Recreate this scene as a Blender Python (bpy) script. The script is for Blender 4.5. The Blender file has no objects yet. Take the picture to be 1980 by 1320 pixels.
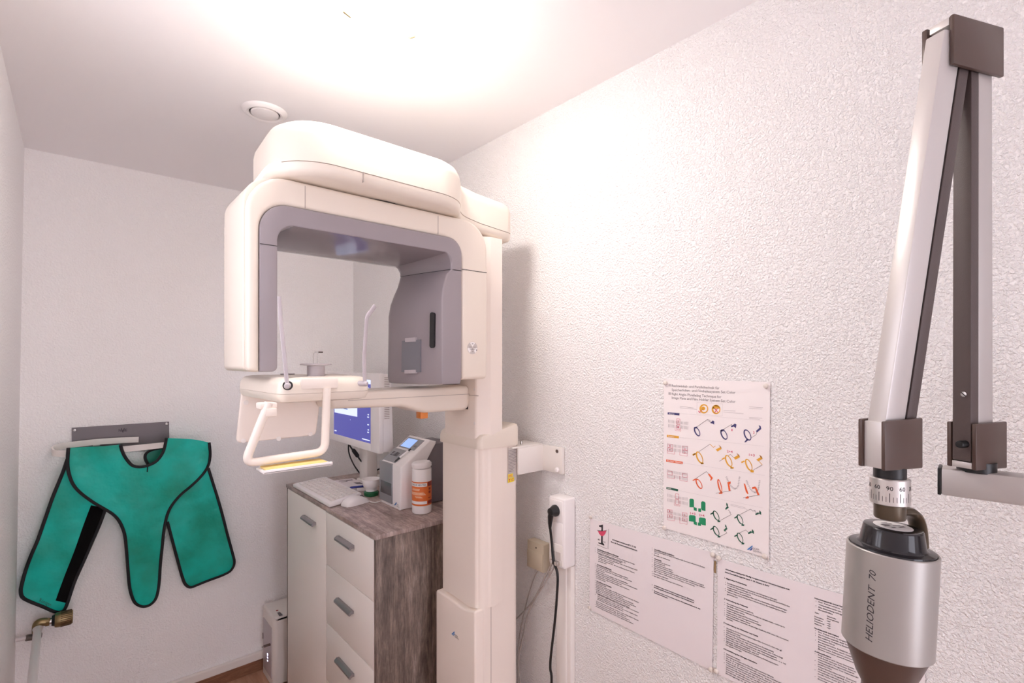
import bpy, bmesh, math, random
from mathutils import Vector, Matrix
random.seed(4)
scn = bpy.context.scene
C = scn.collection
# ------------------------------------------------------------------ camera
TH = math.radians(41.15)      # the camera looks this far to the right of the +Y axis (long axis of the room)
FPX, HX, HY, CZ = 968.0, 990.0, 698.0, 1.624
FW = Vector((math.sin(TH), math.cos(TH), 0)); RT = Vector((math.cos(TH), -math.sin(TH), 0)); UP = Vector((0, 0, 1))
cd = bpy.data.cameras.new('camera'); cam = bpy.data.objects.new('camera', cd); C.objects.link(cam)
cd.sensor_width = 36; cd.lens = FPX * 36 / 1980; cd.shift_y = (HY - 660) / 1980; cd.clip_start = 0.02
cam.location = (0, 0, CZ); cam.rotation_euler = (math.pi / 2, 0, -TH)
scn.camera = cam
# ------------------------------------------------------------------ light and exposure
w = bpy.data.worlds.new('world'); scn.world = w; w.use_nodes = True
w.node_tree.nodes['Background'].inputs[0].default_value = (0.97, 0.945, 1.06, 1)
w.node_tree.nodes['Background'].inputs[1].default_value = 3.7
scn.cycles.max_bounces = 24; scn.cycles.diffuse_bounces = 16
scn.view_settings.view_transform = 'Standard'; scn.view_settings.look = 'None'
scn.view_settings.gamma = 1; scn.view_settings.exposure = 0.18; scn.view_settings.use_curve_mapping = False
LAMP = Vector((0.565, 1.105, 2.45))
LAMP_POWER = 80.0

# ------------------------------------------------------------------ rays: a pixel of the photograph to a point on a plane of the room
def ray(px, py): return FW + RT * ((px - HX) / FPX) + UP * ((HY - py) / FPX)
def on_x(px, py, x): d = ray(px, py); return Vector((0, 0, CZ)) + d * (x / d.x)
def on_y(px, py, y): d = ray(px, py); return Vector((0, 0, CZ)) + d * (y / d.y)
def on_z(px, py, z): d = ray(px, py); return Vector((0, 0, CZ)) + d * ((z - CZ) / d.z)
def on_plane(px, py, p, n): d = ray(px, py); o = Vector((0, 0, CZ)); return o + d * ((p - o).dot(n) / d.dot(n))

# ------------------------------------------------------------------ materials
MATS = {}
def mat(name, col, rough=0.5, metal=0.0, emit=None, es=0.0, spec=0.5, bump=None, alpha=None, var=None, coat=0.0, trans=0.0, sheen=0.0):
    if name in MATS: return MATS[name]
    m = bpy.data.materials.new(name); m.use_nodes = True; nt = m.node_tree; N = nt.nodes; L = nt.links
    b = N['Principled BSDF']
    b.inputs['Base Color'].default_value = (*col, 1); b.inputs['Roughness'].default_value = rough
    b.inputs['Metallic'].default_value = metal; b.inputs['Specular IOR Level'].default_value = spec
    b.inputs['Coat Weight'].default_value = coat; b.inputs['Transmission Weight'].default_value = trans
    b.inputs['Sheen Weight'].default_value = sheen
    if emit: b.inputs['Emission Color'].default_value = (*emit, 1); b.inputs['Emission Strength'].default_value = es
    tc = N.new('ShaderNodeTexCoord')
    if bump:   # (scale, distance, strength, detail)
        nz = N.new('ShaderNodeTexNoise'); nz.inputs['Scale'].default_value = bump[0]; nz.inputs['Detail'].default_value = bump[3]
        bp = N.new('ShaderNodeBump'); bp.inputs['Strength'].default_value = bump[2]; bp.inputs['Distance'].default_value = bump[1]
        L.new(tc.outputs['Object'], nz.inputs['Vector']); L.new(nz.outputs['Fac'], bp.inputs['Height']); L.new(bp.outputs['Normal'], b.inputs['Normal'])
    if var:    # (scale, colour2, lo, hi, detail)
        nz = N.new('ShaderNodeTexNoise'); nz.inputs['Scale'].default_value = var[0]; nz.inputs['Detail'].default_value = var[4]
        r = N.new('ShaderNodeValToRGB'); r.color_ramp.elements[0].position = var[2]; r.color_ramp.elements[1].position = var[3]
        r.color_ramp.elements[0].color = (*col, 1); r.color_ramp.elements[1].color = (*var[1], 1)
        L.new(tc.outputs['Object'], nz.inputs['Vector']); L.new(nz.outputs['Fac'], r.inputs['Fac']); L.new(r.outputs['Color'], b.inputs['Base Color'])
    MATS[name] = m
    return m

def plaster(name, col, scale, dist, strength):
    m = bpy.data.materials.new(name); m.use_nodes = True; nt = m.node_tree; N = nt.nodes; L = nt.links; b = N['Principled BSDF']
    b.inputs['Base Color'].default_value = (*col, 1); b.inputs['Roughness'].default_value = 0.75; b.inputs['Specular IOR Level'].default_value = 0.25
    tc = N.new('ShaderNodeTexCoord')
    a = N.new('ShaderNodeTexNoise'); a.inputs['Scale'].default_value = scale; a.inputs['Detail'].default_value = 2.5; a.inputs['Roughness'].default_value = 0.55
    a.inputs['Distortion'].default_value = 0.35
    r = N.new('ShaderNodeValToRGB'); r.color_ramp.elements[0].position = 0.40; r.color_ramp.elements[1].position = 0.68
    c = N.new('ShaderNodeTexNoise'); c.inputs['Scale'].default_value = scale * 0.33; c.inputs['Detail'].default_value = 1
    mx = N.new('ShaderNodeMath'); mx.operation = 'MULTIPLY_ADD'; mx.inputs[1].default_value = 0.5
    bp = N.new('ShaderNodeBump'); bp.inputs['Distance'].default_value = dist; bp.inputs['Strength'].default_value = strength
    L.new(tc.outputs['Object'], a.inputs['Vector']); L.new(tc.outputs['Object'], c.inputs['Vector'])
    L.new(a.outputs['Fac'], r.inputs['Fac']); L.new(c.outputs['Fac'], mx.inputs[0]); L.new(r.outputs['Color'], mx.inputs[2])
    L.new(mx.outputs[0], bp.inputs['Height']); L.new(bp.outputs['Normal'], b.inputs['Normal'])
    return m

def wood(name, cols, stretch, scale, rough=0.5, planks=0.0, axis='y', grain=0.3):
    m = bpy.data.materials.new(name); m.use_nodes = True; nt = m.node_tree; N = nt.nodes; L = nt.links; b = N['Principled BSDF']
    b.inputs['Roughness'].default_value = rough
    tc = N.new('ShaderNodeTexCoord'); mp = N.new('ShaderNodeMapping'); mp.inputs['Scale'].default_value = stretch
    L.new(tc.outputs['Object'], mp.inputs['Vector'])
    a = N.new('ShaderNodeTexNoise'); a.inputs['Scale'].default_value = scale; a.inputs['Detail'].default_value = 8; a.inputs['Roughness'].default_value = 0.65; a.inputs['Distortion'].default_value = 0.6
    L.new(mp.outputs['Vector'], a.inputs['Vector'])
    r = N.new('ShaderNodeValToRGB')
    while len(r.color_ramp.elements) < len(cols): r.color_ramp.elements.new(0.5)
    for i, (p, c) in enumerate(cols):
        r.color_ramp.elements[i].position = p; r.color_ramp.elements[i].color = (*c, 1)
    L.new(a.outputs['Fac'], r.inputs['Fac']); out = r.outputs['Color']
    g1 = N.new('ShaderNodeTexNoise'); g1.inputs['Scale'].default_value = scale * 7; g1.inputs['Detail'].default_value = 6; g1.inputs['Roughness'].default_value = 0.7
    L.new(mp.outputs['Vector'], g1.inputs['Vector'])
    g2 = N.new('ShaderNodeMapRange'); g2.inputs['From Min'].default_value = 0.3; g2.inputs['From Max'].default_value = 0.7; g2.inputs['To Min'].default_value = 1 - grain; g2.inputs['To Max'].default_value = 1 + grain; L.new(g1.outputs['Fac'], g2.inputs['Value'])
    k1 = N.new('ShaderNodeTexNoise'); k1.inputs['Scale'].default_value = 7; k1.inputs['Detail'].default_value = 5; k1.inputs['Roughness'].default_value = 0.75; L.new(tc.outputs['Object'], k1.inputs['Vector'])
    k2 = N.new('ShaderNodeMapRange'); k2.inputs['From Min'].default_value = 0.3; k2.inputs['From Max'].default_value = 0.7; k2.inputs['To Min'].default_value = 1 - grain * .7; k2.inputs['To Max'].default_value = 1 + grain * .7; L.new(k1.outputs['Fac'], k2.inputs['Value'])
    gm = N.new('ShaderNodeMath'); gm.operation = 'MULTIPLY'; L.new(g2.outputs[0], gm.inputs[0]); L.new(k2.outputs[0], gm.inputs[1])
    gs = N.new('ShaderNodeVectorMath'); gs.operation = 'SCALE'; L.new(out, gs.inputs[0]); L.new(gm.outputs[0], gs.inputs['Scale']); out = gs.outputs[0]
    if planks:
        sep = N.new('ShaderNodeSeparateXYZ'); L.new(tc.outputs['Object'], sep.inputs[0])
        mm = N.new('ShaderNodeMath'); mm.operation = 'MULTIPLY'; mm.inputs[1].default_value = 1 / planks; L.new(sep.outputs['XYZ'.index(axis.upper())], mm.inputs[0])
        fl = N.new('ShaderNodeMath'); fl.operation = 'FLOOR'; L.new(mm.outputs[0], fl.inputs[0])
        fr = N.new('ShaderNodeMath'); fr.operation = 'FRACT'; L.new(mm.outputs[0], fr.inputs[0])
        wn = N.new('ShaderNodeTexWhiteNoise'); wn.noise_dimensions = '1D'; L.new(fl.outputs[0], wn.inputs['W'])
        mr = N.new('ShaderNodeMapRange'); mr.inputs['To Min'].default_value = 0.72; mr.inputs['To Max'].default_value = 1.1; L.new(wn.outputs['Value'], mr.inputs['Value'])
        lt = N.new('ShaderNodeMath'); lt.operation = 'GREATER_THAN'; lt.inputs[1].default_value = 0.02; L.new(fr.outputs[0], lt.inputs[0])
        m2 = N.new('ShaderNodeMath'); m2.operation = 'MULTIPLY_ADD'; m2.inputs[1].default_value = 0.5; m2.inputs[2].default_value = 0.5; L.new(lt.outputs[0], m2.inputs[0])
        m3 = N.new('ShaderNodeMath'); m3.operation = 'MULTIPLY'; L.new(mr.outputs[0], m3.inputs[0]); L.new(m2.outputs[0], m3.inputs[1])
        mc = N.new('ShaderNodeVectorMath'); mc.operation = 'SCALE'; L.new(out, mc.inputs[0]); L.new(m3.outputs[0], mc.inputs['Scale']); out = mc.outputs[0]
    L.new(out, b.inputs['Base Color'])
    return m

M_WALL = plaster('white stipple plaster', (0.93, 0.918, 0.91), 185, 0.0042, 0.8)
M_WALLB = plaster('white fine stipple plaster', (0.93, 0.918, 0.915), 120, 0.004, 0.5)
M_CEIL = mat('ceiling paint', (0.92, 0.905, 0.912), 0.8, spec=0.2)
M_CREAM = mat('cream lacquered plastic', (0.77, 0.695, 0.605), 0.32)
M_CREAM2 = mat('cream satin plastic', (0.85, 0.77, 0.695), 0.42)
M_GREY = mat('warm grey gloss plastic', (0.27, 0.235, 0.25), 0.10)
M_GREYM = mat('warm grey satin plastic', (0.31, 0.275, 0.29), 0.34)
M_LILAC = mat('pale lilac plastic', (0.50, 0.455, 0.475), 0.4)
M_WHITE = mat('white plastic', (0.86, 0.83, 0.82), 0.35)
M_OFFW = mat('off white plastic', (0.80, 0.76, 0.72), 0.4)
M_BLACK = mat('black plastic', (0.008, 0.008, 0.009), 0.35)
M_BLACKG = mat('black gloss plastic', (0.012, 0.011, 0.014), 0.12)
M_RUBBER = mat('black rubber', (0.012, 0.012, 0.012), 0.6)
M_DARKGAP = mat('dark gap', (0.03, 0.025, 0.025), 0.8)
M_SEAM = mat('seam shadow grey', (0.35, 0.30, 0.27), 0.7)
M_CHROME = mat('steel', (0.62, 0.6, 0.58), 0.25, 1.0)
M_ALU = mat('brushed aluminium', (0.66, 0.63, 0.61), 0.38, 0.85, bump=(900, 0.0002, 0.15, 2))
M_SILVER = mat('silver grey lacquer', (0.62, 0.59, 0.575), 0.36, 0.35)
M_SILVERD = mat('grey silver lacquer', (0.52, 0.49, 0.475), 0.4, 0.35)
M_HEAD = mat('silver head lacquer', (0.40, 0.38, 0.36), 0.36, 0.55)
M_BROWN = mat('dark brown plastic', (0.085, 0.052, 0.042), 0.33)
M_BROWNCH = mat('dark brown grained channel', (0.088, 0.065, 0.062), 0.5, bump=(700, 0.0006, 0.5, 2))
M_OLIVE = mat('olive brown metal', (0.10, 0.075, 0.05), 0.3, 0.5)
M_YELLOW = mat('yellow foam', (0.80, 0.60, 0.22), 0.7)
M_ORANGE = mat('orange plastic', (0.75, 0.25, 0.05), 0.4)
M_PAPER = mat('white paper', (0.80, 0.75, 0.765), 0.6, spec=0.25)
M_PAPERG = mat('coated poster paper', (0.84, 0.79, 0.785), 0.4, spec=0.35)
M_INK = mat('black ink', (0.03, 0.025, 0.03), 0.7)
M_INKG = mat('grey ink', (0.16, 0.14, 0.15), 0.7)
M_INKL = mat('light grey ink', (0.5, 0.46, 0.47), 0.7)
M_INKB = mat('navy ink', (0.05, 0.045, 0.16), 0.6)
M_INKO = mat('orange ink', (0.72, 0.36, 0.03), 0.6)
M_INKOD = mat('dark orange ink', (0.40, 0.17, 0.02), 0.6)
M_INKR = mat('orange red ink', (0.75, 0.12, 0.03), 0.6)
M_INKP = mat('crimson ink', (0.62, 0.06, 0.13), 0.6)
M_INKGR = mat('green ink', (0.01, 0.26, 0.11), 0.6)
M_INKGD = mat('dark green ink', (0.015, 0.10, 0.06), 0.6)
M_INKBL = mat('blue ink', (0.05, 0.20, 0.50), 0.6)
M_INKDB = mat('dark blue ink', (0.015, 0.05, 0.22), 0.6)
M_WHITEINK = mat('white print', (0.85, 0.82, 0.8), 0.6)
M_TACK = mat('white pin plastic', (0.70, 0.64, 0.58), 0.3)
M_BEIGE = mat('aged beige plastic', (0.52, 0.45, 0.34), 0.45)
M_CABLE = mat('grey cable sheath', (0.42, 0.38, 0.35), 0.5)
M_PANEL = mat('white melamine front', (0.88, 0.84, 0.79), 0.4)
M_HANDLE = mat('grey anodised handle', (0.30, 0.28, 0.285), 0.35, 0.6)
M_BRASS = mat('aged brass', (0.30, 0.22, 0.11), 0.35, 0.9)
M_PIPE = mat('white painted pipe', (0.78, 0.74, 0.74), 0.3)
M_STEELP = mat('grey lacquered sheet', (0.17, 0.145, 0.155), 0.4)
M_GREEN = mat('teal green coated fabric', (0.0, 0.33, 0.225), 0.42, var=(6, (0.0, 0.56, 0.46), 0.36, 0.64, 6), bump=(14, 0.02, 0.35, 3))
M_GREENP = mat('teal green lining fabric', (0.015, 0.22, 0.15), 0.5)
M_BIND = mat('black binding tape', (0.008, 0.007, 0.009), 0.7)
M_VELCRO = mat('black velcro', (0.006, 0.005, 0.005), 0.95, spec=0.1)
M_DGREEN = mat('green plastic', (0.012, 0.13, 0.05), 0.4)
M_BLUEPL = mat('blue plastic', (0.02, 0.03, 0.25), 0.35)
M_ROLLER = mat('scanner grey', (0.27, 0.275, 0.29), 0.3)
M_SMOKE = mat('smoke grey window', (0.10, 0.095, 0.10), 0.1)
M_LABELO = mat('orange label', (0.72, 0.16, 0.03), 0.45)
M_LABELD = mat('dark red label', (0.28, 0.03, 0.015), 0.45)
M_LABELP = mat('peach label print', (0.80, 0.42, 0.25), 0.45)
M_LABELY = mat('yellow label', (0.85, 0.68, 0.03), 0.45)
M_LABELS = mat('silver label', (0.55, 0.50, 0.47), 0.4)
M_CLEAR = mat('clear plastic', (0.9, 0.88, 0.88), 0.1, trans=0.85)
M_SCREEN = mat('blue screen', (0.01, 0.01, 0.03), 0.2, emit=(0.055, 0.06, 0.32), es=1.0)
M_SCRW = mat('screen window white', (0.2, 0.2, 0.2), 0.2, emit=(0.62, 0.70, 1.0), es=1.0)
M_SCRI = mat('screen icon white', (0.2, 0.2, 0.2), 0.2, emit=(0.75, 0.8, 1.0), es=0.9)
M_LCD = mat('lcd blue', (0.1, 0.1, 0.2), 0.2, emit=(0.30, 0.48, 0.95), es=0.9)
M_LED = mat('white blue led strip', (0.9, 0.9, 1), 0.3, emit=(0.80, 0.82, 1.0), es=3.0)
M_LEDP = mat('violet led', (0.9, 0.9, 1), 0.3, emit=(0.7, 0.62, 1.0), es=4.0)
M_LAMP = mat('opal lamp glass', (0.9, 0.88, 0.85), 0.3, emit=(1.0, 0.935, 0.89), es=LAMP_POWER)
M_LAMPB = mat('frosted lamp glass', (0.9, 0.88, 0.85), 0.3, emit=(1.0, 0.935, 0.89), es=LAMP_POWER * 0.15)
M_CABW = wood('weathered grey wood', [(0.25, (0.06, 0.043, 0.033)), (0.45, (0.20, 0.147, 0.12)), (0.6, (0.31, 0.24, 0.20)), (0.8, (0.50, 0.41, 0.35))], (6, 6, 0.7), 5.0, 0.5, planks=0.115, axis='x', grain=0.45)
M_CABT = wood('weathered grey wood top', [(0.25, (0.17, 0.125, 0.105)), (0.45, (0.35, 0.265, 0.24)), (0.62, (0.48, 0.385, 0.355)), (0.8, (0.62, 0.53, 0.49))], (7, 0.9, 1), 4.5, 0.45, grain=0.4)
M_FLOOR = wood('brown laminate', [(0.3, (0.38, 0.20, 0.125)), (0.7, (0.56, 0.33, 0.225))], (9, 0.8, 1), 3.0, 0.4, planks=0.19, axis='x', grain=0.12)
M_SKIRT = wood('brown laminate skirting', [(0.3, (0.20, 0.085, 0.042)), (0.7, (0.30, 0.145, 0.08))], (0.8, 9, 9), 3.0, 0.45)

# ------------------------------------------------------------------ object helpers
def link(o): C.objects.link(o); return o
def mesh_obj(name, bm, m, parent=None, base=None, smooth=True, angle=38):
    if base is None: base = Vector((0, 0, 0))
    if parent is not None:
        base = Vector(parent.get('_b', (0, 0, 0)))
    bmesh.ops.translate(bm, verts=bm.verts, vec=-base)
    bmesh.ops.recalc_face_normals(bm, faces=bm.faces) if smooth else None
    me = bpy.data.meshes.new(name); bm.to_mesh(me); bm.free()
    if smooth:
        me.polygons.foreach_set('use_smooth', [True] * len(me.polygons)); me.set_sharp_from_angle(angle=math.radians(angle))
    me.materials.append(m)
    o = bpy.data.objects.new(name, me); link(o)
    if parent is None: o.location = base
    else: o.parent = parent
    o['_b'] = tuple(base)
    return o
def tag(o, label, cat, group=None, kind=None):
    if label: o['label'] = label
    if cat: o['category'] = cat
    if group: o['group'] = group
    if kind: o['kind'] = kind
    return o
def thing(name, base, label, cat, group=None):
    o = bpy.data.objects.new(name, None); link(o); o.location = base; o.empty_display_size = 0.05; o['_b'] = tuple(base)
    return tag(o, label, cat, group)
def part(name, bm, m, parent, label=None, **k):
    o = mesh_obj(name, bm, m, parent, **k)
    if label: o['label'] = label
    return o
def solo(name, bm, m, label, cat, group=None, base=None, **k):
    if base is None:
        c = [v.co for v in bm.verts]
        base = Vector((sum(v.x for v in c) / len(c), sum(v.y for v in c) / len(c), min(v.z for v in c)))
    return tag(mesh_obj(name, bm, m, None, base, **k), label, cat, group)
def struct(name, bm, m): return tag(mesh_obj(name, bm, m, None, smooth=False), None, None, None, 'structure')

# ------------------------------------------------------------------ mesh helpers (all in world space)
def B(): return bmesh.new()
def join(bm, other):
    me = bpy.data.meshes.new('tmp'); other.to_mesh(me); other.free(); bm.from_mesh(me); bpy.data.meshes.remove(me); return bm
def box(bm, x0, x1, y0, y1, z0, z1, bev=0.0, seg=2, mtx=None):
    t = bmesh.new(); bmesh.ops.create_cube(t, size=1)
    for v in t.verts: v.co = Vector((x0 + (v.co.x + .5) * (x1 - x0), y0 + (v.co.y + .5) * (y1 - y0), z0 + (v.co.z + .5) * (z1 - z0)))
    if bev: bmesh.ops.bevel(t, geom=t.edges[:], offset=bev, segments=seg, profile=0.5, affect='EDGES')
    if mtx is not None: bmesh.ops.transform(t, matrix=mtx, verts=t.verts)
    return join(bm, t)
def hexa(bm, p, bev=0.0, seg=2):    # 8 points: bottom ring then top ring
    t = bmesh.new(); v = [t.verts.new(q) for q in p]
    for f in ((0, 1, 2, 3), (4, 5, 6, 7), (0, 1, 5, 4), (1, 2, 6, 5), (2, 3, 7, 6), (3, 0, 4, 7)): t.faces.new([v[i] for i in f])
    bmesh.ops.recalc_face_normals(t, faces=t.faces)
    if bev: bmesh.ops.bevel(t, geom=t.edges[:], offset=bev, segments=seg, profile=0.5, affect='EDGES')
    return join(bm, t)
def area2(p): return sum(p[i][0] * p[(i + 1) % len(p)][1] - p[(i + 1) % len(p)][0] * p[i][1] for i in range(len(p)))
def inset(p, d):
    n = len(p); s = 1 if area2(p) > 0 else -1; out = []
    for i in range(n):
        a = Vector(p[i - 1][:2]); b = Vector(p[i][:2]); c = Vector(p[(i + 1) % n][:2])
        e1 = (b - a).normalized(); e2 = (c - b).normalized()
        n1 = Vector((-e1.y, e1.x)) * s; n2 = Vector((-e2.y, e2.x)) * s
        k = max(0.35, 1 + n1.dot(n2)); q = b + (n1 + n2) * (d / k); out.append((q.x, q.y))
    return out
def rounded(pts, n=7):
    """polygon corners (x, y[, radius]) -> polygon with arcs"""
    out = []
    for i in range(len(pts)):
        b = Vector(pts[i][:2]); r = pts[i][2] if len(pts[i]) > 2 else 0
        if r <= 0: out.append((b.x, b.y)); continue
        a = Vector(pts[i - 1][:2]); c = Vector(pts[(i + 1) % len(pts)][:2])
        u = (a - b); v = (c - b); lu, lv = u.length, v.length; u.normalize(); v.normalize()
        ang = u.angle(v)
        if ang > 3.1: out.append((b.x, b.y)); continue
        d = min(r / math.tan(ang / 2), lu * 0.49, lv * 0.49)
        rr = d * math.tan(ang / 2); cen = b + (u + v).normalized() * (rr / math.sin(ang / 2))
        p0 = b + u * d - cen; p1 = b + v * d - cen
        a0 = math.atan2(p0.y, p0.x); da = (math.atan2(p1.y, p1.x) - a0 + math.pi) % (2 * math.pi) - math.pi
        for k in range(n + 1):
            t = a0 + da * k / n; out.append((cen.x + rr * math.cos(t), cen.y + rr * math.sin(t)))
    return out
AX = {'xy': lambda a, b, c: Vector((a, b, c)), 'xz': lambda a, b, c: Vector((a, c, b)), 'yz': lambda a, b, c: Vector((c, a, b))}
def loft(bm, rings, caps=True, closed=True):
    t = bmesh.new(); R = [[t.verts.new(q) for q in r] for r in rings]; n = len(R[0])
    for i in range(len(R) - 1):
        for j in range(n if closed else n - 1):
            k = (j + 1) % n
            t.faces.new((R[i][j], R[i][k], R[i + 1][k], R[i + 1][j]))
    if caps:
        t.faces.new(R[0]); t.faces.new(list(reversed(R[-1]))); t.normal_update()
        bmesh.ops.triangulate(t, faces=[f for f in t.faces if len(f.verts) > 4])
    bmesh.ops.recalc_face_normals(t, faces=t.faces)
    return join(bm, t)
def prism(bm, poly, plane, a0, a1, r0=0.0, r1=0.0, seg=4):
    """extrude a 2-D polygon along the third axis with rounded rims of radius r0 / r1"""
    prof = []
    s = 1 if a1 > a0 else -1
    if r0:
        for k in range(seg + 1):
            t = math.pi / 2 * k / seg; prof.append((r0 * (1 - math.sin(t)), a0 + s * r0 * (1 - math.cos(t))))
    else: prof.append((0, a0))
    if r1:
        for k in range(seg + 1):
            t = math.pi / 2 * k / seg; prof.append((r1 * (1 - math.cos(t)), a1 - s * r1 * (1 - math.sin(t))))
    else: prof.append((0, a1))
    f = AX[plane]
    return loft(bm, [[f(q[0], q[1], a) for q in (inset(poly, d) if d > 1e-9 else [p[:2] for p in poly])] for d, a in prof])
def smooth_path(P, n=6):
    P = [Vector(p) for p in P]; out = []
    for i in range(len(P) - 1):
        p0 = P[max(i - 1, 0)]; p1 = P[i]; p2 = P[i + 1]; p3 = P[min(i + 2, len(P) - 1)]
        for k in range(n):
            t = k / n; out.append(0.5 * ((2 * p1) + (p2 - p0) * t + (2 * p0 - 5 * p1 + 4 * p2 - p3) * t * t + (3 * p1 - p0 - 3 * p2 + p3) * t ** 3))
    out.append(P[-1]); return out
def fillet_path(P, r, n=6):
    P = [Vector(p) for p in P]; out = [P[0]]
    for i in range(1, len(P) - 1):
        a, b, c = P[i - 1], P[i], P[i + 1]; u = (a - b); v = (c - b); d = min(r, u.length * .49, v.length * .49); u.normalize(); v.normalize()
        p0 = b + u * d; p2 = b + v * d
        for k in range(n + 1):
            t = k / n; out.append(p0 * (1 - t) ** 2 + b * 2 * t * (1 - t) + p2 * t * t)
    out.append(P[-1]); return out
def tube(bm, P, r, seg=10, closed=False, caps=True, flat=None, up=None):
    """sweep a circle (or, with flat=(ra, rb), an ellipse / with 4 segs a bar) along P"""
    P = [Vector(p) for p in P]; n = len(P); T = []
    for i in range(n):
        a = P[(i - 1) % n] if (closed or i) else P[0]; b = P[(i + 1) % n] if (closed or i < n - 1) else P[-1]
        T.append((b - a).normalized())
    u = Vector(up) if up is not None else (Vector((0, 0, 1)) if abs(T[0].z) < 0.9 else Vector((1, 0, 0)))
    rings = []
    for i in range(n):
        u = (u - T[i] * u.dot(T[i])).normalized() if up is None else (Vector(up) - T[i] * Vector(up).dot(T[i])).normalized()
        v = T[i].cross(u); rr = r[i] if isinstance(r, (list, tuple)) else r
        ra, rb = flat if flat else (rr, rr)
        off = math.pi / 4 if seg == 4 else 0; k2 = math.sqrt(2) if seg == 4 else 1
        rings.append([P[i] + u * (math.cos(2 * math.pi * k / seg + off) * ra * k2) + v * (math.sin(2 * math.pi * k / seg + off) * rb * k2) for k in range(seg)])
    if closed: rings.append(rings[0]); return loft(bm, rings, caps=False)
    return loft(bm, rings, caps=caps)
def lathe(bm, prof, origin, axis=(0, 0, 1), seg=40, caps=True):
    ax = Vector(axis).normalized(); u = ax.orthogonal().normalized(); v = ax.cross(u); o = Vector(origin); rings = []
    for r, h in prof:
        r = max(r, 1e-5); rings.append([o + ax * h + u * (r * math.cos(2 * math.pi * k / seg)) + v * (r * math.sin(2 * math.pi * k / seg)) for k in range(seg)])
    return loft(bm, rings, caps=caps)
def flat_poly(bm, pts):
    t = bmesh.new(); f = t.faces.new([t.verts.new(p) for p in pts]); t.normal_update()
    if len(pts) > 4: bmesh.ops.triangulate(t, faces=[f])
    return join(bm, t)
def sheet(bm, pts, n, th):
    """solid plate: polygon pts (front), thickness th away from n"""
    a = [Vector(p) for p in pts]; b = [p - Vector(n) * th for p in a]
    return loft(bm, [a, b])
def text(bm, s, origin, xdir, ydir, size, width=None, bold=0.0, shear=0.0, align='LEFT'):
    cu = bpy.data.curves.new('t', 'FONT'); cu.body = s; cu.resolution_u = 2; cu.offset = bold; cu.shear = shear; cu.align_x = 'LEFT'
    o = bpy.data.objects.new('t', cu); C.objects.link(o)
    dg = bpy.context.evaluated_depsgraph_get(); me = bpy.data.meshes.new_from_object(o.evaluated_get(dg))
    bpy.data.objects.remove(o); bpy.data.curves.remove(cu)
    if not len(me.vertices): return bm
    x1 = max(v.co.x for v in me.vertices); x0 = min(v.co.x for v in me.vertices)
    kx = (width / (x1 - x0)) if width else size
    sh = x0 if align == 'LEFT' else (x0 + x1) / 2
    X = Vector(xdir).normalized(); Y = Vector(ydir).normalized(); O = Vector(origin)
    for v in me.vertices: v.co = O + X * ((v.co.x - sh) * kx) + Y * (v.co.y * size)
    bm.from_mesh(me); bpy.data.meshes.remove(me); return bm

# ================================================================== ROOM
XR, XL, YB, YF, ZC = 1.25, -0.155, 2.866, -2.3, 2.50
T = 0.12
XL0 = -0.187      # the left wall leans out a little towards the floor
struct('floor', box(B(), XL0 - T, XR + T, YF - T, YB + T, -0.1, 0), M_FLOOR)
struct('ceiling', box(B(), XL0 - T, XR + T, YF - T, YB + T, ZC, ZC + 0.1), M_CEIL)
struct('wall_right', box(B(), XR, XR + T, YF - T, YB + T, 0, ZC), M_WALL)
def xleft(z): return XL0 + (XL - XL0) * z / ZC
WY0, WY1, WZ0, WZ1 = 0.75, 1.45, 1.55, 2.25     # unseen high window, added to let fill light in from the left
def lwall(bm, y0, y1, z0, z1): hexa(bm, [(XL0 - T, y0, z0), (xleft(z0), y0, z0), (xleft(z0), y1, z0), (XL0 - T, y1, z0), (XL0 - T, y0, z1), (xleft(z1), y0, z1), (xleft(z1), y1, z1), (XL0 - T, y1, z1)])
bm = B(); lwall(bm, YF - T, WY0, 0, ZC); lwall(bm, WY1, YB + T, 0, ZC); lwall(bm, WY0, WY1, 0, WZ0); lwall(bm, WY0, WY1, WZ1, ZC)
struct('wall_left', bm, M_WALLB)
bm = B(); xw = XL0 - T
for y0, y1, z0, z1 in ((WY0, WY0 + .04, WZ0, WZ1), (WY1 - .04, WY1, WZ0, WZ1), (WY0, WY1, WZ0, WZ0 + .04), (WY0, WY1, WZ1 - .04, WZ1), ((WY0 + WY1) / 2 - .02, (WY0 + WY1) / 2 + .02, WZ0, WZ1)): box(bm, xw + .02, xw + .06, y0, y1, z0, z1, .003)
struct('added_window_1', bm, M_WHITE)
struct('wall_back', box(B(), XL0 - T, XR, YB, YB + T, 0, ZC), M_WALLB)
bm = B(); box(bm, XL0 - T, -0.05, YF - T, YF, 0, ZC); box(bm, 1.05, XR, YF - T, YF, 0, ZC); box(bm, -0.05, 1.05, YF - T, YF, 2.1, ZC)
struct('wall_front', bm, M_WALLB)
struct('baseboard_back', box(B(), XL0, XR, YB - 0.015, YB, 0, 0.06, 0.003), M_SKIRT)
struct('trim_1', box(B(), XL0, XR, YB - 0.022, YB, 0.061, 0.100, 0.004), M_OFFW)

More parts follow.
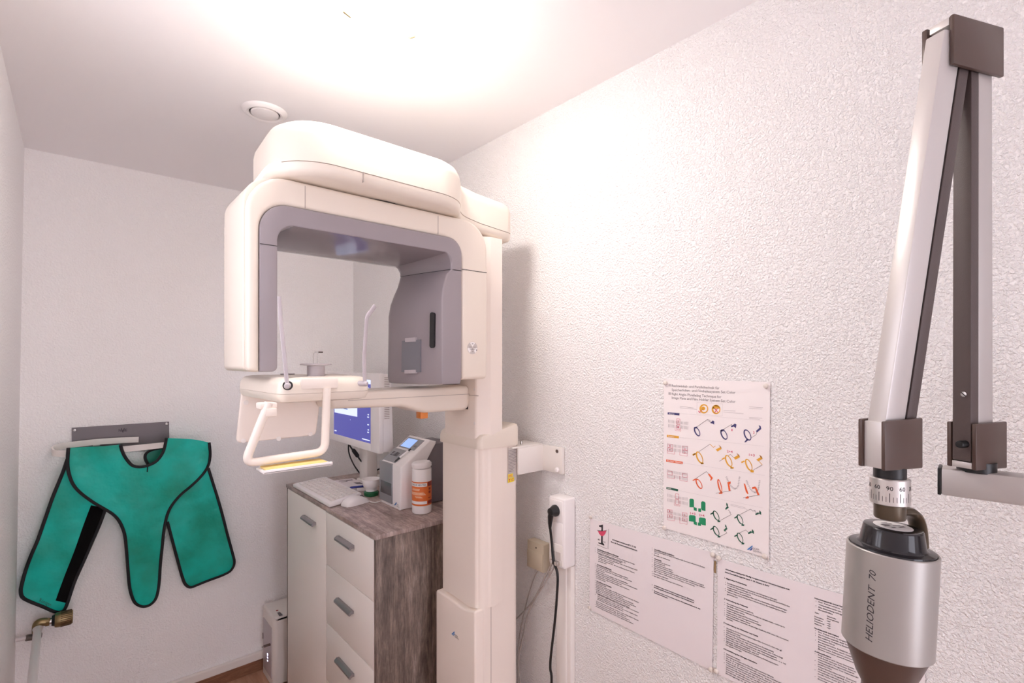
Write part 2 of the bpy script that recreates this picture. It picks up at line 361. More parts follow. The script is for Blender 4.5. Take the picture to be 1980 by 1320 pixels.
# ------------------------------------------------------------------ ceiling lamp
lamp = thing('ceiling_lamp', (LAMP.x, LAMP.y, ZC), 'round opal glass ceiling lamp with metal clips, glowing warm white', 'lamp')
r = 0.095
part('lamp_shade', lathe(B(), [(0.0, 2.444), (0.04, 2.4445), (0.07, 2.447), (r - .010, 2.453), (r, 2.464), (r + .001, 2.480), (r - .006, 2.480), (0.01, 2.478)], (LAMP.x, LAMP.y, 0)), M_LAMP, lamp, 'glowing opal glass dish')
part('lamp_base', lathe(B(), [(0.0, 2.4805), (0.08, 2.4805), (0.08, 2.4995), (0.0, 2.4995)], (LAMP.x, LAMP.y, 0)), M_WHITE, lamp)
for a in (20, 140, 260):
    d = Vector((math.cos(math.radians(a)), math.sin(math.radians(a)), 0)); c = LAMP
    p = [Vector((c.x, c.y, 2.494)) + d * 0.07, Vector((c.x, c.y, 2.488)) + d * (r + 0.010), Vector((c.x, c.y, 2.462)) + d * (r + 0.006), Vector((c.x, c.y, 2.449)) + d * (r - 0.012)]
    part('clip', tube(B(), p, 0.004, 6), M_BRASS, lamp)
# ------------------------------------------------------------------ ceiling vent
vc = on_z(512, 215, ZC)
vent = thing('ceiling_vent', vc, 'round white air vent in the ceiling', 'vent')
part('rim', lathe(B(), [(0.048, 0.0), (0.050, -0.010), (0.058, -0.013), (0.068, -0.008), (0.073, -0.0005), (0.048, -0.0002)], vc), M_WHITE, vent)
part('throat', lathe(B(), [(0.0, -0.001), (0.049, -0.001), (0.049, -0.003), (0.0, -0.003)], vc), M_DARKGAP, vent)
part('disc', lathe(B(), [(0.0, -0.004), (0.042, -0.004), (0.045, -0.008), (0.043, -0.013), (0.03, -0.016), (0.0, -0.017)], vc), M_WHITE, vent)

# ================================================================== PANORAMIC X-RAY MACHINE
YC = 1.20                                    # front plane of the rotating arm
XF = 0.968                                   # front face of the carriage
mach = thing('panoramic_xray_machine', (1.05, 1.38, 0), 'cream panoramic dental x-ray machine with grey-lined arch arm', 'x-ray machine')
def c(px, py): p = on_y(px, py, YC); return (p.x, p.z)
# --- fixed column
bm = B(); prism(bm, rounded([(0.975, 1.268, .02), (1.134, 1.262, .022), (1.134, 1.49, .022), (0.975, 1.492, .01)]), 'xy', 0.02, 1.345)
col_ = part('column', bm, M_CREAM2, mach)
for px, in ((951,), (981,)):
    p = on_y(px, 1000, 1.262); box(B(), 0, 0, 0, 0, 0, 0).free()
    part('panel_seam', box(B(), p.x - .0006, p.x + .0006, 1.2655, 1.2675, 0.03, 1.34), M_SEAM, col_)
bm = B()
ring0 = rounded([(0.964, 1.262, .02), (1.140, 1.256, .026), (1.140, 1.498, .026), (0.964, 1.500, .02)])
def capz(x): return 1.378 + (max(0.0, min(1.0, (x - 0.968) / 0.13)) ** 0.6) * 0.036
rings = [[Vector((q[0], q[1], 1.343)) for q in ring0], [Vector((q[0], q[1], capz(q[0]) - .014)) for q in ring0],
         [Vector((q[0], q[1], capz(q[0]) - .004)) for q in inset(ring0, .004)], [Vector((q[0], q[1], capz(q[0]))) for q in inset(ring0, .014)]]
loft(bm, rings); part('column_cap', bm, M_CREAM, mach)
part('base_plate', box(B(), 0.90, 1.14, 1.24, 1.52, 0.0, 0.03, 0.008), M_CREAM2, mach)
# --- sliding mast above the column
bm = B(); prism(bm, rounded([(1.052, 1.30, .012), (1.094, 1.292, .016), (1.094, 1.47, .02), (1.02, 1.47, .01), (1.02, 1.305, .01)]), 'xy', 1.32, 2.025)
mast = part('mast', bm, M_CREAM, mach)
part('guide_rail', box(B(), 1.026, 1.054, 1.294, 1.34, 1.32, 2.02, 0.004), M_LILAC, mast)
# --- carriage carrying overhead and chin rest
bm = B(); prism(bm, rounded([(XF, 1.285, .012), (1.012, 1.262, .01), (1.06, 1.262), (1.06, 1.465), (XF, 1.4625, .004)]), 'xy', 0.83, 2.025)
carr = part('carriage', bm, M_CREAM2, mach)
for (px, py) in ((918, 752), (918, 818)):
    p = on_x(px, py, XF); part('screw_cap', lathe(B(), [(0, 0), (.005, 0), (.0052, .0006), (0, .0012)], p - Vector((0.001, 0, 0)), (-1, 0, 0), 16), M_OFFW, carr)
part('panel_seam', box(B(), XF - .0008, XF + .001, 1.27, 1.462, 1.513, 1.5145), M_SEAM, carr)
# --- lower front cover with logo
bm = B(); prism(bm, rounded([(1.268, 0.03), (1.268, 0.832, .006), (1.33, 0.818, .1), (1.42, 0.824, .1), (1.494, 0.826, .01), (1.494, 0.03)]), 'yz', 0.985, 0.952, 0, 0.006)
fc = part('front_cover', bm, M_CREAM2, mach)
def cov(px, py): p = on_x(px, py, 0.9515); return p
def W2(plane_x, off=0.0):
    return lambda px, py: on_x(px, py, plane_x - off)
bm = B(); flat_poly(bm, [cov(873, 1225), cov(878.5, 1220), cov(879, 1223), cov(874.5, 1227)]); flat_poly(bm, [cov(875, 1227.5), cov(879.3, 1223.6), cov(879, 1226.5), cov(877, 1228.5)])
part('logo_mark', bm, M_INKBL, fc, smooth=False)
bm = B(); text(bm, 'DÜRR', cov(879.8, 1228), (0, -1, 0), UP, 0.0065, 0.016); text(bm, 'DENTAL', cov(879.8, 1231.8), (0, -1, 0), UP, 0.0065, 0.023)
part('logo_lettering', bm, M_INKG, fc, smooth=False)
# --- wall bracket
bm = B()
ya, yc_ = on_x(1087, 880, 1.236).y, on_x(1048, 880, 1.236).y
bz0, bz1 = on_x(1086, 917, 1.236).z, on_x(1086, 866, 1.236).z
box(bm, 1.236, 1.249, ya, yc_, bz0, bz1, 0.002); box(bm, 1.12, 1.2485, yc_ - .006, yc_ + .002, bz0, bz1, 0.002)
hexa(bm, [(1.10, yc_ + .0, bz1), (1.10, yc_ + .09, bz1), (1.236, yc_ + .09, bz1), (1.236, yc_ - .004, bz1), (1.10, yc_, bz1 + .005), (1.10, yc_ + .09, bz1 + .005), (1.236, yc_ + .09, bz1 + .005), (1.236, yc_ - .004, bz1 + .005)], .001)
brk = part('wall_bracket', bm, M_OFFW, mach)
p = on_x(1077, 872, 1.2345)
part('screw_hole', lathe(B(), [(0, 0), (.006, 0), (.006, .001), (0, .001)], p, (-1, 0, 0), 14), M_BROWN, brk)
p = on_x(1078, 908, 1.2345)
part('screw_cap', lathe(B(), [(0, 0), (.0085, 0), (.009, .004), (.006, .009), (0, .010)], p, (-1, 0, 0), 20), M_WHITE, brk)
p = on_y(1004, 851, 1.25)
part('bolt', lathe(B(), [(0, 0), (.005, 0), (.005, .012), (0, .013)], (1.165, yc_ + .03, bz1 + .004), UP, 12), M_CHROME, brk)
# --- rating label on the column side
def colside(px, py): return on_y(px, py, 1.2612)
bm = B(); flat_poly(bm, [colside(982.5, 866), colside(999, 862), colside(999, 928), colside(982.5, 932)])
lab = part('rating_label', bm, M_LABELS, mach, smooth=False)
bm = B()
for i in range(15):
    y = 871 + i * 2.9; l = (14, 12, 15, 14, 13, 15, 11, 14, 15, 12, 13, 9, 11, 8, 10)[i]
    a = on_y(983.5, y, 1.2608); b = on_y(983.5 + l, y - .25 * l * .9, 1.2608)
    flat_poly(bm, [a, b, b - UP * .0014, a - UP * .0014])
part('label_print', bm, M_INKG, lab, smooth=False)
bm = B(); q = lambda px, py: on_y(px, py, 1.2606); flat_poly(bm, [q(982.3, 917), q(991.5, 914.6), q(991.7, 921.5), q(982.5, 924)]); flat_poly(bm, [q(982.2, 925.2), q(994, 921.5), q(994.3, 930), q(982.3, 933.5)])
part('yellow_sticker', bm, M_LABELY, lab, smooth=False)
bm = B(); q = lambda px, py: on_y(px, py, 1.2602)
for (a0, b0, a1, b1) in ((983.5, 919, 990.5, 917.2), (983.5, 921.3, 990.5, 919.5), (988.5, 926, 993, 924.6), (988.5, 928.5, 993, 927.1)):
    flat_poly(bm, [q(a0, b0), q(a1, b1), q(a1, b1 + .9), q(a0, b0 + .9)])
flat_poly(bm, [q(984, 926.2), q(987, 925.3), q(985.8, 928), q(986, 931.3), q(985, 931.5), q(984.9, 928.3)])
part('sticker_print', bm, M_INKP, lab, smooth=False)

# --- overhead unit
oh_poly = [(1.115, 1.262, .035), (1.115, 1.50, .035), (0.95, 1.50, .06), (0.86, 1.585, .10), (0.60, 1.60, .2), (0.41, 1.585, .15), (0.343, 1.40, .14), (0.330, 1.135, .15), (0.81, 1.140, .13), (0.885, 1.255, .09), (0.97, 1.262, .06)]
op = rounded(oh_poly, 9)
def droop(x, z):      # the overhead arm dips towards the column
    t_ = max(0.0, min(1.0, (x - .80) / .30)); return z - .024 * t_ * t_ * (3 - 2 * t_) if z > 2.03 else z
def prof_loft(bm, poly, prof): return loft(bm, [[Vector((q[0], q[1], droop(q[0], z))) for q in (inset(poly, d) if d else poly)] for d, z in prof])
ZO = 2.042
bm = B(); prof_loft(bm, op, [(0.0, ZO + .034), (0.0, ZO + .098), (0.003, ZO + .112), (0.012, ZO + .127), (0.026, ZO + .136), (0.045, ZO + .140)])
over = part('overhead_housing', bm, M_CREAM, mach)
bm = B(); prof_loft(bm, op, [(0.040, ZO + .003), (0.018, ZO + .005), (0.006, ZO + .010), (0.001, ZO + .018), (0.001, ZO + .0325)])
part('lower_shell', bm, M_CREAM, over)
bm = B(); prof_loft(bm, op, [(0.0035, ZO + .0315), (0.0035, ZO + .035)]); part('housing_seam', bm, M_SEAM, over)
p = on_y(701, 345, 1.14)
part('panel_seam', box(B(), p.x - .0006, p.x + .0006, 1.1335, 1.141, ZO + .010, ZO + .034), M_SEAM, over)
# led strip along the left front of the seam
def arc_pts(poly, z, test): return [Vector((q[0], q[1], z)) for q in poly if test(q)]
strip = [q for q in inset(op, -0.001) if q[0] < 0.352 and q[1] < 1.42]
strip.sort(key=lambda q: -math.atan2(q[1] - 1.35, q[0] - 0.6) % (2 * math.pi))
bm = B(); t = [[Vector((q[0], q[1], ZO + .024)), Vector((q[0], q[1], ZO + .0345))] for q in strip]
s_in = [[Vector((q[0] * .985 + .0091, q[1] * .985 + .0205, ZO + .024)), Vector((q[0] * .985 + .0091, q[1] * .985 + .0205, ZO + .0345))] for q in strip]
loft(bm, [[a[0], a[1], b[1], b[0]] for a, b in zip(t, s_in)])
part('light_strip', bm, M_LED, over, 'glowing white light strip')
# --- rotation neck
part('rotation_neck', lathe(B(), [(.15, 2.02), (.15, 2.05)], (0.62, 1.36, 0)), M_DARKGAP, mach)

# --- rotating arch arm: white shell
outer = [c(478, 719)] + [c(478, 412)]
sh = [(c(478, 719)[0], c(478, 719)[1], .012), (c(478, 362)[0], c(540, 351)[1] + .008, .085), (c(847, 408)[0], c(700, 376)[1] + .0, .0)]
zt = on_y(700, 378, YC).z                                   # top edge of the arch
xl = c(478, 600)[0]; xr = c(943, 600)[0]; zl = c(490, 719)[1]; zr = c(925, 733)[1]
xgi = c(502, 600)[0]; xgo = c(893, 600)[0]; zg = on_y(700, 425.5, YC).z
YK = 1.46
shell = rounded([(xl, zl, .012), (xl, zt, .085), (xr, zt, .085), (xr, zr, .014), (xgo, zr), (xgo, zg, .062), (xgi, zg, .062), (xgi, zl)], 12)
bm = B(); prism(bm, shell, 'xz', YC, 1.43, 0.010, 0.008, 5)
arch = part('arch_arm', bm, M_CREAM, mach)
# ridge and back flange on the left leg
bm = B(); prism(bm, rounded([(xl - .004, zl + .002, .012), (xl - .004, zt - .002, .085), (xl + .12, zt - .002), (xl + .12, zt - .02), (xl + .02, zt - .02, .07), (xl + .02, zl + .002)], 12), 'xz', YC + .02, 1.405, 0.004, 0.006, 3)
part('side_shell', bm, M_CREAM, arch)
for (a, b) in (((590, 355), (591, 403)), ((847, 409), (848, 450))):
    p = c(*a); part('panel_seam', box(B(), p[0] - .0006, p[0] + .0006, YC - .0006, YC + .001, zg + .002, zt - .008), M_SEAM, arch)
part('panel_seam', box(B(), xgo, xr - .004, YC - .0006, YC + .001, c(915, 524)[1], c(915, 524)[1] + .0018), M_DARKGAP, arch)
# grey liner: outline inside the shell
xii = c(536.5, 600)[0]; zs = on_y(700, 459.5, YC).z; xhi = c(855, 600)[0]
XH = c(873, 520)[0]; zseam = c(873, 521)[1]
liner = rounded([(xgi, zl + .0), (xgi, zg, .062), (xgo, zg, .062), (xgo, zseam), (XH, zseam), (XH, zs, .05), (xii, zs, .040), (xii, zl, .012)], 12)
bm = B(); prism(bm, liner, 'xz', YC - .0005, YK - .03, 0.003, 0.004, 3)
part('liner', bm, M_GREYM, arch, 'grey inner lining')
part('panel_seam', box(B(), xgi + .001, xii - .001, YC - .0012, YC + .001, c(520, 474)[1], c(520, 474)[1] + .0014), M_DARKGAP, arch)
# glossy soffit panel that swells down behind the front lip
prof_s = smooth_path([(0, YC + .0005, .0), (0, 1.25, -.006), (0, 1.33, -.013), (0, 1.41, -.016), (0, 1.455, -.010), (0, 1.475, .004), (0, 1.478, .02)], 4) + [Vector((0, 1.478, .03)), Vector((0, YC + .002, .03))]
bm = B(); loft(bm, [[Vector((x_, q_.y - (.03 * (q_.y - YC) if x_ < xii + .03 else 0), zs + q_.z + (dz_ if q_.z < .019 and q_.y > YC + .01 else 0))) for q_ in prof_s] for x_, dz_ in ((xii - .004, .022), (xii + .008, .010), (xii + .025, .003), (xii + .05, 0), (xgo - .10, 0), (xgo - .012, -.002))])
part('soffit', bm, M_GREY, arch, 'glossy grey soffit')
# source housing on the right leg: plan shape varies with height
def hplan(xbulge, yb, xfr, inw=0.0):
    return rounded([(xfr, YC + .0, .006), (xgo - .001, YC + .0, .002), (xgo - .001, 1.47 - inw, .03), (xbulge + .05, yb + .03 - inw, .04), (xbulge, yb - .005, .035), ((xbulge * 1.15 + xfr) / 2.15, (yb * 1.0 + YC) / 2 - .01, .12)], 6)
zb = c(860, 740)[1]
lev = [(.012, zb - .012 + .006), (.004, zb - .004), (0, zb + .012)]
rings = []
for (inw, z) in lev: rings.append([Vector((q[0], q[1], z)) for q in inset(hplan(.722, 1.425, xhi), inw)])
zq = [(0.725, xhi, zb + .20), (0.732, xhi, zb + .235), (0.744, xhi + .003, zb + .265), (0.756, xhi + .009, zb + .29), (0.763, xhi + .016, zseam - .014), (0.766, XH - .0, zseam)]
for (xb, xf, z) in zq: rings.append([Vector((q[0], q[1], z)) for q in hplan(xb, 1.425, xf)])
bm = B(); loft(bm, rings)
src = part('source_housing', bm, M_GREYM, arch, 'grey housing on the right leg')
rings = [[Vector((q[0], q[1], z)) for q in hplan(xb, 1.425, xf)] for xb, xf, z in ((.768, XH + .002, zseam - .001), (.768, XH + .002, zseam + .002))]
bm = B(); loft(bm, rings); part('panel_seam', bm, M_DARKGAP, src)
rings = [[Vector((q[0], q[1], z)) for q in hplan(xb, 1.425, xf)] for xb, xf, z in ((.766, XH, zseam + .0015), (.764, XH, zseam + .014), (.757, XH - .002, zseam + .026), (.743, XH - .006, zseam + .036), (.72, XH - .013, zseam + .044), (.69, XH - .02, zseam + .050), (.66, XH - .03, zs + .002))]
bm = B(); loft(bm, rings); part('corner_fairing', bm, M_GREY, arch, 'glossy grey corner')
# slot window on the housing face, filter plate and clips
def face_pt(px, py, lift=0.0):
    """point on the bulged side face of the source housing"""
    A = Vector((xhi, YC, 0)); Bv = Vector((.745, 1.35, 0)); n = Vector((-(Bv.y - A.y), (Bv.x - A.x), 0)).normalized()
    if n.x > 0: n = -n
    return on_plane(px, py, A + n * (.004 + lift), n), n
def face_plate(name, corners, lift, th, m, parent, r=0.0):
    n = face_pt(0, 0)[1]; pts = [face_pt(px, py, lift)[0] for px, py in corners]
    bm = B(); sheet(bm, pts, n, th); return part(name, bm, m, parent)
n_f = face_pt(0, 0)[1]
pts = []
for k in range(9): pts.append(face_pt(835.3 + 4.2 * math.cos(math.pi + math.pi * k / 8), 608 + 4.5 * math.sin(math.pi + math.pi * k / 8), .004)[0])
for k in range(9): pts.append(face_pt(834.6 + 4.2 * math.cos(math.pi * k / 8), 668 + 4.5 * math.sin(math.pi * k / 8), .004)[0])
bm = B(); sheet(bm, pts, n_f, .016); part('beam_window', bm, M_BLACKG, src, 'black slot window')
fp = face_plate('filter_plate', [(777, 659), (812, 656), (812, 719), (776, 719)], .006, .014, mat('blue grey plate', (.20, .20, .225), .35), src)
face_plate('clip', [(783, 653.5), (803, 652), (803, 660), (783, 661)], .009, .018, M_LILAC, fp); face_plate('clip', [(782, 715), (803, 714.5), (803, 721.5), (782, 722)], .009, .018, M_LILAC, fp)
# warning disc and pin hole on white part of the right leg
p = on_y(913.3, 672.5, YC - .0004)
bm = B(); lathe(bm, [(0, 0), (.0185, 0), (.0185, .0006), (0, .0006)], p, (0, -1, 0), 36); dsc = part('warning_disc', bm, M_LABELS, arch)
bm = B()
for a0, a1 in ((58, 122), (180, 238), (302, 360)):
    pts = [p + Vector((0.003 * math.cos(math.radians((a0 + a1) / 2)), -.0009, .003 * math.sin(math.radians((a0 + a1) / 2))))]
    for k in range(9): a = math.radians(a0 + (a1 - a0) * k / 8); pts.append(p + Vector((.0178 * math.cos(a), -.0009, .0178 * math.sin(a))))
    flat_poly(bm, pts)
part('warning_print', bm, M_WHITEINK, dsc, smooth=False)
bm = B()
for (dx, dz, l) in ((-.003, .013, .006), (-.003, .0108, .006), (-.012, .002, .009), (.003, .002, .009), (-.011, -.0035, .022), (-.009, -.006, .018), (-.002, -.0115, .005)):
    q = p + Vector((dx, -.0012, dz)); flat_poly(bm, [q, q + Vector((l, 0, 0)), q + Vector((l, 0, .0009)), q + Vector((0, 0, .0009))])
q = p + Vector((.014, -.0012, -.0085)); flat_poly(bm, [q, q + Vector((.0025, 0, 0)), q + Vector((.0025, 0, .0045)), q + Vector((0, 0, .0045))])
part('warning_text', bm, M_INK, dsc, smooth=False)

# --- chin rest arm
bm = B()
arm = [(0.972, 1.545, .018), (0.972, 1.465, .026), (0.80, 1.4665, .05), (0.762, 1.479, .05), (0.725, 1.490, .05), (0.52, 1.496), (0.50, 1.540)]
yA0, yA1 = 1.318, 1.44
prism(bm, rounded([(xx, zz, rr[0] if rr else 0) for xx, zz, *rr in arm], 6), 'xz', yA0, yA1, 0.012, 0.012, 5)
ca = part('chin_rest_arm', bm, M_CREAM, mach)
part('panel_seam', box(B(), 0.56, 0.968, yA0 - .0006, yA0 + .002, 1.5165, 1.5177), M_SEAM, ca)
p = on_y(816, 797, 1.36)
part('release_knob', box(B(), p.x - .013, p.x + .013, 1.345, 1.375, 1.446, 1.468, .003), M_ORANGE, ca, 'orange release knob')
part('shadow_gap', box(B(), .966, .9705, yA0 + .008, yA1 - .03, 1.4665, 1.495, .001), M_DARKGAP, ca)
# --- platform
bm = B()
pl = rounded([(0.326, 1.118, .022), (0.535, 1.135, .035), (0.555, 1.20, .05), (0.58, 1.33, .02), (0.58, 1.43, .02), (0.50, 1.46, .05), (0.318, 1.45, .03)], 8)
prof_loft(bm, pl, [(.02, 1.533), (.006, 1.536), (.001, 1.545), (.0, 1.553)]); plat = part('platform', bm, M_CREAM, mach)
bm = B(); prof_loft(bm, pl, [(.0, 1.5535), (.001, 1.570), (.005, 1.580), (.014, 1.586), (.03, 1.588)]); part('top_shell', bm, M_CREAM, plat)
# tray in front of the chin rest
p0 = on_y(583, 738, 1.118); p1 = on_y(655, 738, 1.12)
part('chin_slot', box(B(), p0.x, p1.x, 1.1215, 1.16, 1.562, 1.5865, .003), M_CREAM2, plat)
# knobs and temple supports
def temple(px, py, px_tip, side, pts, wd):
    yk = 1.122 if side < 0 else 1.145
    p = on_y(px, py, yk); ax = Vector((.33 * side, -.94, 0)).normalized()
    tm = part('temple_support', B_(lambda b: lathe(b, [(0, -.02), (.0065, -.02), (.0065, .030), (.004, .034), (0, .0345)], p, ax, 20)), M_LILAC, mach)
    part('socket_ring', B_(lambda b: lathe(b, [(0, .0), (.0102, .0), (.0102, .0025), (0, .003)], p, ax, 24)), M_BLACK, tm)
    tip = p + ax * .026; path = [tip]
    for (qx, qy) in pts: path.append(on_y(qx, qy, tip.y))
    part('blade', B_(lambda b: tube(b, fillet_path(path, .005, 4), .004, 8, flat=(.0026, wd), up=(0.35 * side, -.94, 0.05))), M_LILAC, tm)
def B_(f): b = B(); f(b); return b
temple(556.5, 745, None, -1, [(550, 690), (542, 610), (540, 573)], .0042)
temple(690, 741, None, 1, [(704, 690), (709, 613), (725, 591)], .0058)
# chin rest cup and bite post
cc = on_y(611, 728, 1.24); cc.z = 1.585
cup = part('chin_rest', lathe(B(), [(0, 0), (.0205, 0), (.0205, .028), (.036, .0295), (.037, .032), (.034, .0335), (.012, .033), (0, .032)], cc), M_LILAC, mach)
bm = B()
for dx in (-.006, .004): tube(bm, [cc + Vector((dx, 0, .03)), cc + Vector((dx, 0, .0575)), cc + Vector((dx + .004, 0, .061))], .0011, 8)
tube(bm, [cc + Vector((-.002, 0, .061)), cc + Vector((.008, 0, .0612))], .0014, 8)
part('bite_post', bm, M_CLEAR, cup, 'clear bite post')
part('bite_tip', tube(B(), [cc + Vector((.006, 0, .0612)), cc + Vector((.0165, 0, .0612))], .0017, 8), M_BROWN, cup, 'brown bite tip')
p = on_y(556, 723, 1.42); part('rear_knob', lathe(B(), [(0, 0), (.006, 0), (.006, p.z - 1.589), (.018, p.z - 1.589), (.018, p.z - 1.585), (0, p.z - 1.584)], (p.x, 1.42, 1.586)), M_STEELP, mach)
# --- hand grip loop
yh = 1.125
def hp(px, py, y=yh): return on_y(px, py, y)
b0 = hp(520, 789)
bm = B(); box(bm, b0.x - .018, b0.x + .016, yh - .004, yh + .03, 1.524, 1.537, .003); box(bm, b0.x - .009, b0.x + .014, yh - .010, yh + .024, 1.508, 1.526, .003)
path = fillet_path([hp(520, 778), hp(473, 896), hp(628, 873), hp(632, 750)], .022, 8)
hl = part('grip_loop', tube(B(), path, .0088, 14), M_CREAM2, mach)
part('grip_bracket', bm, M_CREAM2, hl)
# --- yellow cushioned tray
z0 = 1.395
a = hp(511, 913, 1.09); b = hp(640, 899, 1.09)
bm = B(); box(bm, a.x - .002, b.x + .003, 1.088, 1.145, a.z - .004, a.z + .001, .002); box(bm, a.x - .002, b.x + .003, 1.088, 1.092, a.z - .004, a.z + .004, .0015)
tr = part('rest_tray', bm, M_WHITE, hl)
bm = B(); box(bm, a.x + .004, b.x - .006, 1.0925, 1.14, a.z + .001, a.z + .005, .002); part('cushion', bm, M_YELLOW, tr, 'yellow foam cushion')
# --- rear panel with screw caps
yp = 1.435
bm = B(); pp = [on_y(470, 735, yp), on_y(457, 857, yp), on_y(611, 841, yp), on_y(624, 740, yp)]
pr = rounded([(q.x, q.z, .012) for q in pp], 6); prism(bm, pr, 'xz', yp, yp + .012, .003, .003, 3)
rp = part('rear_panel', bm, M_CREAM2, mach)
for (px, py) in ((476, 778), (471, 852), (539, 848), (600, 839)):
    part('screw_cap', lathe(B(), [(0, 0), (.0062, 0), (.0058, .0018), (0, .0022)], on_y(px, py, yp), (0, -1, 0), 18), M_OFFW, rp)

# ================================================================== CABINET
XC, YC0, YC1, ZT = 0.78, 1.60, 2.56, 1.026
cab = thing('cabinet', (1.0, 2.08, 0), 'grey weathered wood cabinet with white fronts beside the x-ray machine', 'cabinet')
part('side_panel', box(B(), XC, 1.24, YC0, YC0 + .018, 0, ZT - .0165, .0008), M_CABW, cab); part('side_panel', box(B(), XC, 1.24, YC1 - .018, YC1, 0, ZT - .0165, .0008), M_CABW, cab)
part('top_panel', box(B(), XC - .004, 1.245, YC0 - .002, YC1 + .002, ZT - .016, ZT, .0012), M_CABT, cab)
part('carcass', box(B(), XC + .02, 1.235, YC0 + .0185, YC1 - .0185, 0.05, ZT - .017), M_PANEL, cab)
def handle(px, py, parent, L=.142):
    p = on_x(px, py, XC); y0 = p.y
    prof = rounded([(XC + .001, p.z + .004), (XC - .012, p.z + .006, .002), (XC - .022, p.z - .002, .003), (XC - .022, p.z - .011, .003), (XC - .015, p.z - .011, .002), (XC - .014, p.z - .006, .003), (XC + .001, p.z - .006)], 3)
    part('handle', B_(lambda b: prism(b, prof, 'xz', y0 - L / 2, y0 + L / 2)), M_HANDLE, parent, 'grey metal handle')
YD = 2.052
d = part('door', box(B(), XC - .002, XC + .016, YD + .0015, YC1 - .019, .06, ZT - .019, .0015), M_PANEL, cab); handle(601, 1004, d)
zs_ = [ZT - .019, 0.829, 0.650, 0.471, 0.292, 0.06]
z1 = on_x(728, 1167, XC).z; z2 = on_x(727, 1300, XC).z; st = z1 - z2
zs_ = [ZT - .019, z1, z2, z2 - st, .06]
dr = []
for i in range(4):
    dr.append(part('drawer', box(B(), XC - .002, XC + .016, YC0 + .019, YD - .0015, zs_[i + 1] + .0015, zs_[i] - .0015, .0015), M_PANEL, cab))
handle(671, 1046, dr[0]); handle(670, 1169, dr[1]); handle(671, 1287, dr[2])

# ------------------------------------------------------------------ things on the cabinet
# monitor
XM = 1.0; q = lambda px, py: on_x(px, py, XM)
MY0, MY1 = q(733, 800).y, 2.625; MZ1, MZ0 = q(733, 722).z, q(726, 876).z
mon = thing('monitor', (1.06, 2.28, ZT), 'white flat monitor with blue desktop facing left on the cabinet', 'monitor')
SY0 = q(716, 800).y; SZ0 = q(716, 858).z; SZ1 = q(728, 735).z; SY1 = MY1 - (SY0 - MY0)
bm = B(); box(bm, XM, XM + .022, MY0, SY0, MZ0, MZ1, .004); box(bm, XM, XM + .022, SY1, MY1, MZ0, MZ1, .004); box(bm, XM + .0005, XM + .021, SY0 - .006, SY1 + .006, MZ0 + .0008, SZ0, .002); box(bm, XM + .0005, XM + .021, SY0 - .006, SY1 + .006, SZ1, MZ1 - .0008, .002)
part('bezel', bm, M_WHITE, mon)
bm = B(); prism(bm, rounded([(XM + .021, MZ0 + .004), (XM + .021, MZ1 - .003), (XM + .058, MZ1 - .003, .01), (XM + .068, MZ0 + .10, .02), (XM + .07, MZ0 + .004, .02)], 5), 'xz', MY0 + .002, MY1 - .002, .004, .004, 2)
bk = part('back_shell', bm, M_WHITE, mon)
bm = B()
for i in range(24): z = MZ1 - .02 - i * .0078; box(bm, XM + .026, XM + .050, MY0 + .001, MY0 + .004, z, z + .0022)
part('vent_slots', bm, M_SEAM, bk)
scr = part('screen', box(B(), XM + .004, XM + .012, SY0 - .002, SY1 + .002, SZ0 - .002, SZ1 + .002), M_SCREEN, mon)
XS = XM + .0035
def srect(bm, u0, u1, v0, v1, lift=0):   # u from the left (far) edge, v from the bottom
    ya, yb = SY1 + (SY0 - SY1) * u0, SY1 + (SY0 - SY1) * u1; za, zb_ = SZ0 + (SZ1 - SZ0) * v0, SZ0 + (SZ1 - SZ0) * v1
    flat_poly(bm, [(XS - lift, ya, za), (XS - lift, yb, za), (XS - lift, yb, zb_), (XS - lift, ya, zb_)])
bm = B(); srect(bm, .02, .66, .38, .985); srect(bm, .0, 1.0, .93, 1.0); wn = part('program_window', bm, M_SCRW, scr, smooth=False)
bm = B()
for i, v in enumerate((.88, .83, .78, .72, .66, .58, .52, .47)):
    srect(bm, .06, .22 + .04 * (i % 3), v, v + .014, .0004); srect(bm, .28, .40, v, v + .014, .0004)
srect(bm, .80, .83, .95, .975, .0004); srect(bm, .85, .87, .95, .975, .0004)
part('window_text', bm, M_INKBL, wn, smooth=False)
bm = B()
for v in (.86, .78, .70, .63, .57, .44, .40, .28, .20, .16):
    srect(bm, .905 + .02 * ((v * 100) % 3) / 3, .95, v, v + .018)
srect(bm, .78, .97, .035, .052); srect(bm, .02, .08, .05, .07); srect(bm, .62, .655, .55, .60); srect(bm, .47, .48, .3, .315)
part('desktop_icon', bm, M_SCRI, scr, smooth=False)
bm = B(); ym = 2.34; box(bm, 1.07, 1.125, ym - .045, ym + .045, ZT + .012, MZ0 + .06, .006); part('stand_post', bm, M_OFFW, mon)
part('stand_foot', prism(B(), rounded([(1.062, ym - .07, .02), (1.2, ym - .07, .02), (1.2, ym + .07, .02), (1.062, ym + .07, .02)]), 'xy', ZT, ZT + .013, 0, .006), M_OFFW, mon)
